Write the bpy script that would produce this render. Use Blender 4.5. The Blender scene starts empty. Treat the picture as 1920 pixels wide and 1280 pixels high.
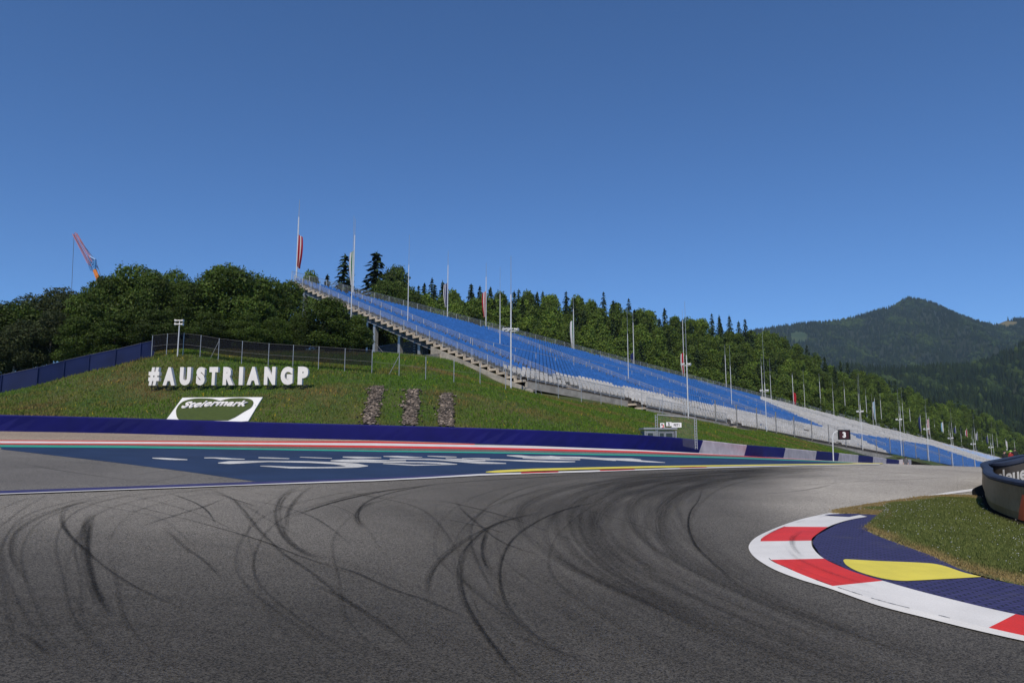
import bpy, bmesh, math, random
import numpy as np
from mathutils import Vector, Matrix, noise as mnoise
random.seed(7); rng = np.random.default_rng(7)
scene = bpy.context.scene
COL = scene.collection
PI = math.pi

# ------------------------------------------------------------------ camera model
F = 1400.0; TH = math.atan(196/1400); CT, ST = math.cos(TH), math.sin(TH); CAMZ = 1.7
def ray(px, py):
    u = px-960.0; v = 640.0-py
    yc = F*CT - v*ST
    return u/yc, (F*ST + v*CT)/yc
def at(px, py, Y):
    dx, dz = ray(px, py)
    return (dx*Y, Y, CAMZ+dz*Y)
def proj(X, Y, Z):
    dz = Z-CAMZ
    d = Y*CT+dz*ST; up = -Y*ST+dz*CT
    return 960+F*X/d, 640-F*up/d
def ztop(px, py, Y): return at(px, py, Y)[2]

class TPS:
    def __init__(s, pts, lam=1e-3):
        p = np.array(pts, float); s.p = p[:, :2]/50.0
        n = len(p); K = s._u(s.p, s.p)+lam*np.eye(n)
        A = np.zeros((n+3, n+3)); A[:n, :n] = K
        A[:n, n] = 1; A[:n, n+1:] = s.p; A[n, :n] = 1; A[n+1:, :n] = s.p.T
        s.w = np.linalg.solve(A, np.concatenate([p[:, 2], [0, 0, 0]]))
    def _u(s, a, b):
        r2 = ((a[:, None, :]-b[None, :, :])**2).sum(-1)
        return np.where(r2 > 1e-12, r2*np.log(np.maximum(r2, 1e-12)), 0.0)
    def many(s, X, Y):
        X = np.asarray(X, float); q = np.stack([X.ravel(), np.asarray(Y, float).ravel()], 1)/50.0
        out = np.empty(len(q)); n = len(s.p)
        for i in range(0, len(q), 20000):
            c = q[i:i+20000]
            out[i:i+20000] = s._u(c, s.p)@s.w[:n]+s.w[n]+c@s.w[n+1:]
        return out.reshape(X.shape)
    def __call__(s, x, y): return float(s.many(np.array([x]), np.array([y]))[0])

def catmull(pts, n):
    p = np.array(pts, float); m = len(p)
    t = np.linspace(0, m-1, n); out = []
    for a in t:
        i = min(int(a), m-2); f = a-i
        p0 = p[max(i-1, 0)]; p1 = p[i]; p2 = p[i+1]; p3 = p[min(i+2, m-1)]
        out.append(.5*((2*p1)+(p2-p0)*f+(2*p0-5*p1+4*p2-p3)*f*f+(3*p1-p0-3*p2+p3)*f**3))
    return np.array(out)

# ------------------------------------------------------------------ terrain fields
WALLPX = [(-160, 806, 37), (0, 808.5, 37.5), (240, 813, 39.5), (480, 820, 40.3), (720, 826, 40.3), (960, 834, 39.5),
          (1195, 843, 42), (1310, 849, 47), (1395, 855, 54), (1469, 858.5, 61), (1529, 862, 69), (1572, 864, 77),
          (1609, 866.5, 85.5), (1637, 868.5, 94), (1663, 870.5, 104), (1688, 872.5, 114)]
WALL = [at(*w) for w in WALLPX]
bP, cP = -.027, .033
plane = lambda x, y: bP*x+cP*y
pc = [(x, y, plane(x, y)) for x in (-16, -5, 4, 12) for y in (-10, 2, 10)]
pc += [(x, y, plane(x, y)) for x, y in ((-18, 14.5), (-11, 18.5), (-5, 21.5), (-1, 24), (7.3, 30), (13.4, 34.6), (18.5, 38), (9, 16), (14, 22), (19, 28), (3, 20), (-30, 12), (25, 8), (25, 20))]
pc += [at(1690, 871.5, 41.5), at(1760, 873, 46), at(1840, 875.5, 44), at(1920, 877, 44), at(1760, 880, 80), at(1840, 886, 80), at(1760, 884, 130), at(1900, 892, 130), at(1900, 890, 75)]
pc += WALL
P = TPS(pc, 2e-4)
WALLC = catmull([w[:2] for w in WALL], 300)
WX = np.concatenate([[-140], WALLC[:, 0], [76, 98, 150, 400]]); WY = np.concatenate([[36], WALLC[:, 1], [127, 148, 195, 440]])
def ywall(x): return np.interp(x, WX, WY)

# grandstand frame: t runs along the rows, s runs back and up
E = np.array([.70711, .70711]); Bk = np.array([-.70711, .70711])
F0 = np.array([1.18, 66.0]); Z0 = 7.5; SL = -.0743; RD, RH, NR = 1.15, .425, 37
def st(t, s, dz=0.0):
    p = F0+E*t+Bk*s
    return (p[0], p[1], Z0+SL*t+RH*(s/RD)+dz)
def stf(t, row, dz=0.0, ds=0.0):       # floor of a row
    p = F0+E*t+Bk*(row*RD+ds)
    return (p[0], p[1], Z0+SL*t+RH*row+dz)
def t_front(px, s=0.0):
    k = (px-960)/1413.0; q = F0+Bk*s
    return (k*q[1]-q[0])/(.70711*(1-k))
def y_line(px, s=0.0): return (F0+Bk*s+E*t_front(px, s))[1]
SB = NR*RD

bc = [(w[0], w[1]+.6, w[2]+.45) for w in WALL]
for px, py, Y in ((-120, 770, 47), (0, 737, 51), (70, 722, 52), (150, 700, 54), (200, 690, 55), (250, 677, 56), (290, 668, 57), (330, 661, 57.5),
                  (420, 665, 58), (520, 672, 58.5), (620, 676, 59.5), (700, 679, 60),
                  (60, 745, 48.5), (150, 740, 48), (290, 730, 49), (430, 729, 49), (570, 727, 49.2), (342, 748, 46), (492, 748, 46), (200, 765, 44.5), (50, 765, 44),
                  (700, 728, 48.5), (770, 728, 49), (830, 735, 49), (700, 700, 54.5), (800, 712, 55), (900, 721, 56.5), (950, 730, 59.5),
                  (850, 680, 69.5), (900, 709, 67), (945, 724, 64.3), (760, 680, 62), (900, 765, 46), (1080, 775, 52)):
    bc.append(at(px, py, Y))
for px, py in ((1000, 738), (1065, 752), (1155, 762), (1230, 775), (1315, 790), (1425, 807), (1522, 827), (1570, 837), (1675, 851), (1740, 862)):
    Y = y_line(px, -2.6)-.6
    bc.append(at(px, py, Y))
bc += [(-20, 75, 10.3), (-12, 82, 10.6), (-30, 90, 11), (-40, 72, 9.2), (-60, 64, 6.5), (-70, 90, 8), (-100, 50, 2), (-110, 100, 6)]
bc += [(76, 128, -3.0), (98, 150, -4.2), (150, 197, -7), (300, 345, -17)]
for t in (30, 70, 120, 180, 260, 350):
    bc.append(stf(t, 4, -2.2)); bc.append(stf(t, 18, -4.5)); bc.append(stf(t, 35, -8))
SKY = [(560, 560), (640, 545), (700, 540), (780, 545), (870, 545), (975, 552), (1100, 562), (1150, 562), (1200, 577), (1260, 592), (1340, 600), (1385, 607), (1440, 622),
       (1500, 647), (1560, 682), (1600, 692), (1680, 722), (1750, 742), (1820, 768), (1870, 795), (1905, 820)]
sx = [a for a, b in SKY]; sy = [b for a, b in SKY]
def rail_py(px):
    t = t_front(px, SB); q = st(t, SB, 1.0)
    return proj(*q)[1]
for px in (620, 760, 900, 1050, 1200, 1350, 1500, 1650, 1800, 1880):
    Yb = y_line(px, SB)
    zt = st(t_front(px, SB), SB)[2]
    dx = ray(px, 700)[0]
    bc.append((dx*(Yb+9), Yb+9, zt-7))
    Yf = Yb+62
    bc.append((dx*Yf, Yf, ztop(px, np.interp(px, sx, sy), Yf)-14.5))
    Yg = Yb+110
    bc.append((dx*Yg, Yg, ztop(px, np.interp(px, sx, sy), Yf)-18))
Bf = TPS(bc, 2e-4)

def hit(px, py, fld=None, y0=3.0, y1=150.0):
    fld = fld or P
    dx, dz = ray(px, py)
    ys = np.concatenate([np.arange(y0, 60, .25), np.arange(60, y1, 1.0)])
    g = CAMZ+dz*ys-fld.many(dx*ys, ys)
    k = np.argmax(g <= 0)
    if g[k] > 0: return None
    a, b = (ys[k-1], ys[k]) if k > 0 else (ys[0]*.5, ys[0])
    ga, gb = g[k-1] if k else 1.0, g[k]
    Y = a+(b-a)*ga/(ga-gb) if ga != gb else b
    return (dx*Y, Y)
def hits(pts, fld=None):
    out = []
    for p in pts:
        h = hit(p[0], p[1], fld)
        if h is not None: out.append(h)
    return np.array(out)

# ------------------------------------------------------------------ materials
def nodes(m):
    m.use_nodes = True; nt = m.node_tree; nt.nodes.clear(); return nt, nt.nodes, nt.links
def mat(name, col, rough=.6, var=.12, scale=3.0, bump=0.0, bscale=40.0, metal=0.0, col2=None, rnd=0.0, spec=.4, detail=6.0, lo=.35, hi=.65, fine=0.0, fscale=120., attr=None, transl=0.0):
    m = bpy.data.materials.new(name); nt, N, L = nodes(m)
    out = N.new('ShaderNodeOutputMaterial'); b = N.new('ShaderNodeBsdfPrincipled')
    b.inputs['Roughness'].default_value = rough; b.inputs['Metallic'].default_value = metal
    b.inputs['Specular IOR Level'].default_value = spec
    tc = N.new('ShaderNodeTexCoord')
    nz = N.new('ShaderNodeTexNoise'); nz.inputs['Scale'].default_value = scale; nz.inputs['Detail'].default_value = detail
    L.new(tc.outputs['Object'], nz.inputs['Vector'])
    rp = N.new('ShaderNodeValToRGB'); L.new(nz.outputs['Fac'], rp.inputs['Fac'])
    c2 = col2 if col2 else tuple(c*(1+var) for c in col); c1 = col if col2 else tuple(c*(1-var) for c in col)
    rp.color_ramp.elements[0].position = lo; rp.color_ramp.elements[1].position = hi
    rp.color_ramp.elements[0].color = (*c1, 1); rp.color_ramp.elements[1].color = (*c2, 1)
    last = rp.outputs['Color']
    if attr:
        at_ = N.new('ShaderNodeAttribute'); at_.attribute_name = attr
        mx = N.new('ShaderNodeMix'); mx.data_type = 'RGBA'; mx.blend_type = 'MULTIPLY'; mx.inputs[0].default_value = 1
        L.new(last, mx.inputs[6]); L.new(at_.outputs['Color'], mx.inputs[7]); last = mx.outputs[2]
    if fine > 0:
        n2 = N.new('ShaderNodeTexNoise'); n2.inputs['Scale'].default_value = fscale; n2.inputs['Detail'].default_value = 3
        L.new(tc.outputs['Object'], n2.inputs['Vector'])
        mr = N.new('ShaderNodeMapRange'); mr.inputs[1].default_value = .3; mr.inputs[2].default_value = .7
        mr.inputs[3].default_value = 1-fine; mr.inputs[4].default_value = 1+fine
        L.new(n2.outputs['Fac'], mr.inputs[0])
        mx = N.new('ShaderNodeMix'); mx.data_type = 'RGBA'; mx.blend_type = 'MULTIPLY'; mx.inputs[0].default_value = 1
        L.new(last, mx.inputs[6]); L.new(mr.outputs[0], mx.inputs[7]); last = mx.outputs[2]
    if rnd > 0:
        oi = N.new('ShaderNodeObjectInfo'); mr = N.new('ShaderNodeMapRange')
        mr.inputs[3].default_value = 1-rnd; mr.inputs[4].default_value = 1+rnd
        L.new(oi.outputs['Random'], mr.inputs[0])
        hs = N.new('ShaderNodeHueSaturation'); L.new(mr.outputs[0], hs.inputs['Value']); L.new(last, hs.inputs['Color'])
        last = hs.outputs['Color']
    L.new(last, b.inputs['Base Color'])
    if bump > 0:
        n3 = N.new('ShaderNodeTexNoise'); n3.inputs['Scale'].default_value = bscale; n3.inputs['Detail'].default_value = 4
        L.new(tc.outputs['Object'], n3.inputs['Vector'])
        bp = N.new('ShaderNodeBump'); bp.inputs['Strength'].default_value = bump; bp.inputs['Distance'].default_value = .05
        L.new(n3.outputs['Fac'], bp.inputs['Height']); L.new(bp.outputs['Normal'], b.inputs['Normal'])
    if transl > 0:
        tr = N.new('ShaderNodeBsdfTranslucent'); L.new(last, tr.inputs['Color'])
        ms = N.new('ShaderNodeMixShader'); ms.inputs[0].default_value = transl
        L.new(b.outputs[0], ms.inputs[1]); L.new(tr.outputs[0], ms.inputs[2]); L.new(ms.outputs[0], out.inputs[0])
    else:
        L.new(b.outputs[0], out.inputs[0])
    m.diffuse_color = (*col, 1)
    return m
def veil(name, col, alpha, scale=None):
    m = bpy.data.materials.new(name); nt, N, L = nodes(m)
    out = N.new('ShaderNodeOutputMaterial'); d = N.new('ShaderNodeBsdfDiffuse'); d.inputs[0].default_value = (*col, 1)
    t = N.new('ShaderNodeBsdfTransparent'); ms = N.new('ShaderNodeMixShader'); ms.inputs[0].default_value = alpha
    L.new(t.outputs[0], ms.inputs[1]); L.new(d.outputs[0], ms.inputs[2]); L.new(ms.outputs[0], out.inputs[0])
    return m

M = {}
def asphalt(name, c1, c2, rough=.85, attr=False):
    m = bpy.data.materials.new(name); nt, N, L = nodes(m)
    out = N.new('ShaderNodeOutputMaterial'); b = N.new('ShaderNodeBsdfPrincipled'); b.inputs['Roughness'].default_value = rough
    b.inputs['Specular IOR Level'].default_value = .3
    tc = N.new('ShaderNodeTexCoord')
    big = N.new('ShaderNodeTexNoise'); big.inputs['Scale'].default_value = .16; big.inputs['Detail'].default_value = 8; big.inputs['Roughness'].default_value = .62
    L.new(tc.outputs['Object'], big.inputs['Vector'])
    rp = N.new('ShaderNodeValToRGB'); rp.color_ramp.elements[0].position = .36; rp.color_ramp.elements[1].position = .64
    rp.color_ramp.elements[0].color = (*c1, 1); rp.color_ramp.elements[1].color = (*c2, 1); L.new(big.outputs['Fac'], rp.inputs['Fac'])
    vo = N.new('ShaderNodeTexVoronoi'); vo.inputs['Scale'].default_value = 88; vo.inputs['Randomness'].default_value = 1
    L.new(tc.outputs['Object'], vo.inputs['Vector'])
    mr = N.new('ShaderNodeMapRange'); mr.inputs[3].default_value = .2; mr.inputs[4].default_value = 1.85
    sep = N.new('ShaderNodeSeparateColor'); L.new(vo.outputs['Color'], sep.inputs[0]); L.new(sep.outputs[0], mr.inputs[0])
    mx = N.new('ShaderNodeMix'); mx.data_type = 'RGBA'; mx.blend_type = 'MULTIPLY'; mx.inputs[0].default_value = 1
    L.new(rp.outputs[0], mx.inputs[6]); L.new(mr.outputs[0], mx.inputs[7])
    last = mx.outputs[2]
    if attr:
        a_ = N.new('ShaderNodeAttribute'); a_.attribute_name = 'col'; m2 = N.new('ShaderNodeMix'); m2.data_type = 'RGBA'; m2.blend_type = 'MULTIPLY'; m2.inputs[0].default_value = 1
        L.new(last, m2.inputs[6]); L.new(a_.outputs['Color'], m2.inputs[7]); last = m2.outputs[2]
    L.new(last, b.inputs['Base Color'])
    bp = N.new('ShaderNodeBump'); bp.inputs['Strength'].default_value = .5; bp.inputs['Distance'].default_value = .012
    L.new(vo.outputs['Distance'], bp.inputs['Height']); L.new(bp.outputs[0], b.inputs['Normal'])
    L.new(b.outputs[0], out.inputs[0]); m.diffuse_color = (*c1, 1)
    return m
M['asphalt'] = asphalt('asphalt', (.082, .078, .071), (.114, .108, .098), attr=True)
M['asphalt2'] = asphalt('pale_asphalt', (.105, .1, .094), (.16, .153, .143))
M['tan'] = asphalt('tan_gravel', (.25, .2, .155), (.33, .27, .21))
def skidmat(name, col, amax, streak=6.0):
    m = bpy.data.materials.new(name); nt, N, L = nodes(m)
    out = N.new('ShaderNodeOutputMaterial'); d = N.new('ShaderNodeBsdfPrincipled'); d.inputs['Base Color'].default_value = (*col, 1); d.inputs['Roughness'].default_value = .9; d.inputs['Specular IOR Level'].default_value = .12
    t = N.new('ShaderNodeBsdfTransparent'); ms = N.new('ShaderNodeMixShader')
    uv = N.new('ShaderNodeUVMap'); sp = N.new('ShaderNodeSeparateXYZ'); L.new(uv.outputs[0], sp.inputs[0])
    def mth(op, a, bb=None, c=None):
        n = N.new('ShaderNodeMath'); n.operation = op
        for i, q in enumerate((a, bb, c)):
            if q is None: continue
            if isinstance(q, (int, float)): n.inputs[i].default_value = q
            else: L.new(q, n.inputs[i])
        return n.outputs[0]
    u = sp.outputs[0]; v = sp.outputs[1]
    x = mth('MULTIPLY', mth('SUBTRACT', v, .5), 2.0)
    prof = mth('SUBTRACT', 1.0, mth('POWER', mth('ABSOLUTE', x), 1.8))
    mp = N.new('ShaderNodeMapping'); mp.inputs['Scale'].default_value = (.25, streak, 1); L.new(uv.outputs[0], mp.inputs[0])
    nz = N.new('ShaderNodeTexNoise'); nz.inputs['Scale'].default_value = 1.0; nz.inputs['Detail'].default_value = 4; L.new(mp.outputs[0], nz.inputs['Vector'])
    tc = N.new('ShaderNodeTexCoord'); vo = N.new('ShaderNodeTexVoronoi'); vo.inputs['Scale'].default_value = 42; L.new(tc.outputs['Object'], vo.inputs['Vector'])
    sc = N.new('ShaderNodeSeparateColor'); L.new(vo.outputs['Color'], sc.inputs[0])
    k = N.new('ShaderNodeMapRange'); k.inputs[1].default_value = .3; k.inputs[2].default_value = .7; L.new(nz.outputs['Fac'], k.inputs[0])
    gr = N.new('ShaderNodeMapRange'); gr.inputs[3].default_value = .45; gr.inputs[4].default_value = 1.0; L.new(sc.outputs[0], gr.inputs[0])
    at_ = N.new('ShaderNodeAttribute'); at_.attribute_name = 'fade'
    a = mth('MULTIPLY', mth('MULTIPLY', mth('MULTIPLY', prof, k.outputs[0]), at_.outputs['Fac']), mth('MULTIPLY', gr.outputs[0], amax))
    a = mth('MINIMUM', mth('MAXIMUM', a, 0.0), 1.0)
    L.new(a, ms.inputs[0]); L.new(t.outputs[0], ms.inputs[1]); L.new(d.outputs[0], ms.inputs[2]); L.new(ms.outputs[0], out.inputs[0])
    return m
M['skid'] = skidmat('tyre_rubber', (.018, .0175, .017), 1.2, 2.2)
M['rubber'] = skidmat('rubbered_line', (.022, .021, .021), .5, 9.0)

M['white_paint'] = mat('white_paint', (.7, .69, .67), .55, .07, 1.6, fine=.08, fscale=80)
M['worn_white'] = mat('worn_white', (.54, .54, .53), .6, .2, .8, fine=.2, fscale=14)
M['red_paint'] = mat('red_paint', (.66, .03, .009), .5, .1, 2.2, fine=.14, fscale=70)
M['yellow_paint'] = mat('yellow_paint', (.72, .62, .07), .55, .06, 3, fine=.05)
M['navy_paint'] = mat('navy_runoff_paint', (.016, .033, .085), .6, .15, .6, fine=.12, fscale=60)
M['purple_paint'] = mat('purple_paint', (.035, .032, .12), .6, .15, 2, fine=.12)
M['green_paint'] = mat('green_paint', (.03, .36, .25), .55, .08, 2)
M['concrete'] = mat('concrete', (.34, .315, .28), .9, .22, 1.5, bump=.2, fine=.1, fscale=20)
M['step_concrete'] = mat('step_concrete', (.5, .43, .35), .9, .18, 1.5, fine=.1, fscale=10)
M['dark_tread'] = mat('tread_concrete', (.1, .085, .07), .9, .25, 2.0)
M['steel'] = mat('galvanised_steel', (.42, .43, .44), .45, .1, 5, metal=.55)
M['steel_dark'] = mat('weathered_steel', (.1, .1, .1), .55, .15, 3, metal=.3)
M['pole_white'] = mat('pole_aluminium', (.66, .67, .68), .4, .05, 5, metal=.2)
M['seat_blue'] = mat('blue_plastic', (.04, .155, .46), .45, .1, .5, rnd=.05, attr='col')
M['seat_white'] = mat('white_plastic', (.57, .55, .52), .5, .08, .5, attr='col')
M['seat_pale'] = mat('pale_blue_plastic', (.42, .55, .8), .5, .08, .5, attr='col')
M['wall_blue'] = mat('blue_belt', (.0045, .006, .085), .6, .12, .8, col2=(.006, .007, .115), spec=.15)
M['wall_grey'] = mat('grey_belt', (.42, .39, .42), .6, .15, 1.2, fine=.08, fscale=12)
M['fence_blue'] = mat('blue_screen_fabric', (.009, .02, .09), .8, .2, .6)
M['mesh_dark'] = veil('dark_screen_mesh', (.012, .013, .017), .8)
M['mesh_wire'] = veil('chain_link_mesh', (.3, .31, .32), .12)
M['mesh_panel'] = veil('panel_mesh', (.33, .34, .35), .2)
M['mesh_glass'] = mat('slat_screen', (.022, .03, .055), .5, .25, 2)
M['post_grey'] = mat('post_grey', (.2, .2, .2), .6, .1, 3)
M['letter'] = mat('letter_white', (.8, .77, .75), .5, .03, 2)
M['letter_side'] = mat('letter_grey', (.5, .5, .48), .6, .05, 2)
M['black'] = mat('black_metal', (.012, .012, .013), .5, .1, 3)
M['booth'] = mat('booth_panel', (.24, .26, .29), .5, .06, 2)
M['glass'] = mat('dark_glass', (.02, .025, .022), .12, .1, 2, spec=.6)
M['bronze'] = mat('bronze_belt', (.22, .135, .055), .5, .3, .9, col2=(.34, .22, .11), bump=.1, bscale=6, spec=.12, fine=.12, fscale=9)
M['belt_dark'] = mat('dark_belt', (.05, .043, .037), .5, .2, 1.5)
M['rim_blue'] = mat('blue_rim', (.028, .036, .062), .6, .2, 3, spec=.2)
M['rubber_base'] = mat('rubber_base', (.012, .011, .009), 1.0, .2, 4, spec=.02)  # matte near-black that paints the shadow at the barrier foot
M['orange'] = mat('orange_print', (.7, .1, .03), .5, .06, 3)
M['sign_white'] = mat('sign_white', (.8, .8, .8), .5, .02, 3)
M['turf'] = mat('artificial_turf', (.05, .075, .012), .9, .15, 6, fine=.2, fscale=40)
M['stone'] = mat('stone', (.2, .18, .17), .9, .5, 2, col2=(.44, .38, .34), attr='col')
M['bark'] = mat('bark', (.05, .04, .03), .9, .3, 6)
M['bark_pale'] = mat('birch_bark', (.3, .28, .25), .9, .3, 6)
M['grass_ground'] = mat('grass_ground', (.035, .065, .009), .95, .2, .25, col2=(.09, .08, .028), detail=9, lo=.42, hi=.72, fine=.35, fscale=6, bump=.3, bscale=5)
M['island_soil'] = mat('island_turf', (.07, .09, .025), .95, .2, 1.2, col2=(.2, .155, .075), detail=8, fine=.3, fscale=25)
M['forest_floor'] = mat('forest_floor', (.012, .02, .006), .95, .2, .3)
M['blade'] = mat('grass_blade', (.85, .85, .85), .8, .08, 2, attr='col', transl=.3, spec=.15)
M['leaf_dark'] = mat('leaf_dark', (.05, .086, .015), .6, .25, .5, attr='col', rnd=.3, transl=.22, spec=.25)
M['leaf_mid'] = mat('leaf_mid', (.088, .142, .024), .6, .25, .4, attr='col', rnd=.28, transl=.25, spec=.25)
M['leaf_olive'] = mat('leaf_olive', (.05, .07, .03), .6, .2, .4, attr='col', rnd=.15, transl=.22, spec=.25)
M['needle'] = mat('needle', (.024, .042, .015), .7, .2, .5, attr='col', rnd=.25, spec=.15)
M['far_wood'] = mat('far_wood', (.011, .021, .009), .8, .2, .02, col2=(.024, .038, .011), attr='col', spec=.1)
M['meadow'] = mat('meadow', (.022, .048, .018), .95, .2, .02, col2=(.05, .075, .03))
M['dry_meadow'] = mat('dry_meadow', (.1, .09, .035), .95, .2, .02, col2=(.17, .14, .06))
M['skin'] = mat('skin', (.45, .27, .2), .6, .05, 5)
M['cloth_black'] = mat('black_cloth', (.012, .012, .014), .8, .1, 5)
M['cloth_red'] = mat('red_cloth', (.25, .02, .02), .8, .1, 5)
M['cloth_grey'] = mat('grey_cloth', (.1, .1, .11), .8, .1, 5)
M['cap_green'] = mat('lime_cap', (.4, .75, .12), .7, .05, 5)
M['flag_red'] = mat('flag_red', (.5, .02, .035), .7, .08, 2, transl=.3)
M['flag_white'] = mat('flag_white', (.75, .74, .76), .7, .04, 2, transl=.3)
M['flag_green'] = mat('flag_green', (.02, .2, .09), .7, .08, 2, transl=.3)
M['flag_navy'] = mat('flag_navy', (.02, .03, .14), .7, .08, 2, transl=.3)
M['flag_sky'] = mat('flag_sky', (.25, .5, .72), .7, .08, 2, transl=.3)
M['crane_orange'] = mat('crane_orange', (.72, .22, .04), .5, .08, 1)
M['crane_red'] = mat('crane_red', (.6, .2, .18), .5, .08, 1)
M['crane_blue'] = mat('crane_blue', (.08, .25, .55), .5, .08, 1)
# navy rubber-paver apron on the inside of the corner
def paver():
    m = bpy.data.materials.new('blue_grass_paver'); nt, N, L = nodes(m)
    out = N.new('ShaderNodeOutputMaterial'); b = N.new('ShaderNodeBsdfPrincipled'); b.inputs['Roughness'].default_value = .65
    tc = N.new('ShaderNodeTexCoord'); mp = N.new('ShaderNodeMapping'); mp.inputs['Rotation'].default_value = (0, 0, .12); L.new(tc.outputs['Object'], mp.inputs[0])
    br = N.new('ShaderNodeTexBrick'); br.inputs['Scale'].default_value = 3.4; br.inputs['Mortar Size'].default_value = .035; br.inputs['Mortar Smooth'].default_value = .4
    br.inputs['Color1'].default_value = (.034, .03, .115, 1); br.inputs['Color2'].default_value = (.05, .044, .15, 1); br.inputs['Mortar'].default_value = (.012, .011, .02, 1)
    L.new(mp.outputs[0], br.inputs['Vector'])
    nz = N.new('ShaderNodeTexNoise'); nz.inputs['Scale'].default_value = 2.2; nz.inputs['Detail'].default_value = 9; L.new(tc.outputs['Object'], nz.inputs['Vector'])
    rp = N.new('ShaderNodeValToRGB'); rp.color_ramp.elements[0].position = .55; rp.color_ramp.elements[1].position = .75
    rp.color_ramp.elements[0].color = (0, 0, 0, 1); rp.color_ramp.elements[1].color = (.6, .6, .6, 1); L.new(nz.outputs['Fac'], rp.inputs[0])
    mx = N.new('ShaderNodeMix'); mx.data_type = 'RGBA'; L.new(rp.outputs[0], mx.inputs[0]); L.new(br.outputs[0], mx.inputs[6]); mx.inputs[7].default_value = (.07, .065, .09, 1)
    L.new(mx.outputs[2], b.inputs['Base Color'])
    bp = N.new('ShaderNodeBump'); bp.inputs['Strength'].default_value = .9; bp.inputs['Distance'].default_value = .04; bp.invert = True
    L.new(br.outputs['Fac'], bp.inputs['Height']); L.new(bp.outputs[0], b.inputs['Normal'])
    L.new(b.outputs[0], out.inputs[0]); return m
M['paver'] = paver()

# ------------------------------------------------------------------ mesh helpers
def wloc(o):
    v = Vector((0, 0, 0))
    while o is not None: v = v+o.location; o = o.parent
    return v
class MB:
    def __init__(s): s.v = []; s.f = []; s.m = []
    def box(s, c, sx, sy, sz, ax=None, mi=0):
        ax = ax or ((1, 0, 0), (0, 1, 0), (0, 0, 1)); c = np.array(c, float)
        a, b, d = [np.array(q, float)*h/2 for q, h in zip(ax, (sx, sy, sz))]
        i = len(s.v)
        for k in ((-1, -1, -1), (1, -1, -1), (1, 1, -1), (-1, 1, -1), (-1, -1, 1), (1, -1, 1), (1, 1, 1), (-1, 1, 1)):
            s.v.append(tuple(c+a*k[0]+b*k[1]+d*k[2]))
        for q in ((0, 3, 2, 1), (4, 5, 6, 7), (0, 1, 5, 4), (1, 2, 6, 5), (2, 3, 7, 6), (3, 0, 4, 7)):
            s.f.append(tuple(i+x for x in q)); s.m.append(mi)
    def bar(s, p, q, r0, r1=None, n=6, mi=0, cap=True):
        r1 = r0 if r1 is None else r1
        p = Vector(p); q = Vector(q); d = (q-p).normalized()
        a = d.orthogonal().normalized(); b = d.cross(a); i = len(s.v)
        for c, r in ((p, r0), (q, r1)):
            for k in range(n):
                t = 2*PI*k/n; s.v.append(tuple(c+a*math.cos(t)*r+b*math.sin(t)*r))
        for k in range(n):
            s.f.append((i+k, i+(k+1) % n, i+n+(k+1) % n, i+n+k)); s.m.append(mi)
        if cap:
            s.f.append(tuple(i+n-1-k for k in range(n))); s.m.append(mi)
            s.f.append(tuple(i+n+k for k in range(n))); s.m.append(mi)
    def quad(s, a, b, c, d, mi=0):
        i = len(s.v); s.v += [tuple(a), tuple(b), tuple(c), tuple(d)]; s.f.append((i, i+1, i+2, i+3)); s.m.append(mi)
    def grid(s, rows, mi=0, close=False):
        i = len(s.v); n = len(rows[0])
        for r in rows: s.v += [tuple(p) for p in r]
        for a in range(len(rows)-1):
            for b in range(n-1 + (1 if close else 0)):
                s.f.append((i+a*n+b, i+a*n+(b+1) % n, i+(a+1)*n+(b+1) % n, i+(a+1)*n+b)); s.m.append(mi)
    def build(s, name, mats, parent=None, smooth=False, origin=None):
        me = bpy.data.meshes.new(name)
        v = s.v
        if origin is not None:
            o = np.array(origin); v = [tuple(np.array(p)-o) for p in s.v]
        me.from_pydata(v, [], s.f)
        for m in (mats if isinstance(mats, (list, tuple)) else [mats]): me.materials.append(m)
        if any(s.m): me.polygons.foreach_set('material_index', s.m)
        if smooth: me.polygons.foreach_set('use_smooth', [True]*len(me.polygons))
        me.update()
        ob = bpy.data.objects.new(name, me); COL.objects.link(ob)
        if origin is not None: ob.location = origin
        if parent is not None:
            ob.parent = parent; ob.location = Vector(origin if origin is not None else (0, 0, 0))-wloc(parent)
        return ob
def tag(o, label=None, cat=None, group=None, kind=None):
    if label: o['label'] = label
    if cat: o['category'] = cat
    if group: o['group'] = group
    if kind: o['kind'] = kind
    return o
def thing(name, label, cat, loc=(0, 0, 0), group=None):
    o = bpy.data.objects.new(name, None); COL.objects.link(o); o.location = loc; o.empty_display_size = .2
    return tag(o, label, cat, group)
def nice_ord(k):
    return {1: 'first', 2: 'second', 3: 'third', 4: 'fourth', 5: 'fifth', 6: 'sixth', 7: 'seventh', 8: 'eighth', 9: 'ninth', 10: 'tenth', 11: 'eleventh', 12: 'twelfth'}.get(
        k, f'{k}{"st" if k % 10 == 1 and k != 11 else "nd" if k % 10 == 2 and k != 12 else "rd" if k % 10 == 3 and k != 13 else "th"}')

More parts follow.
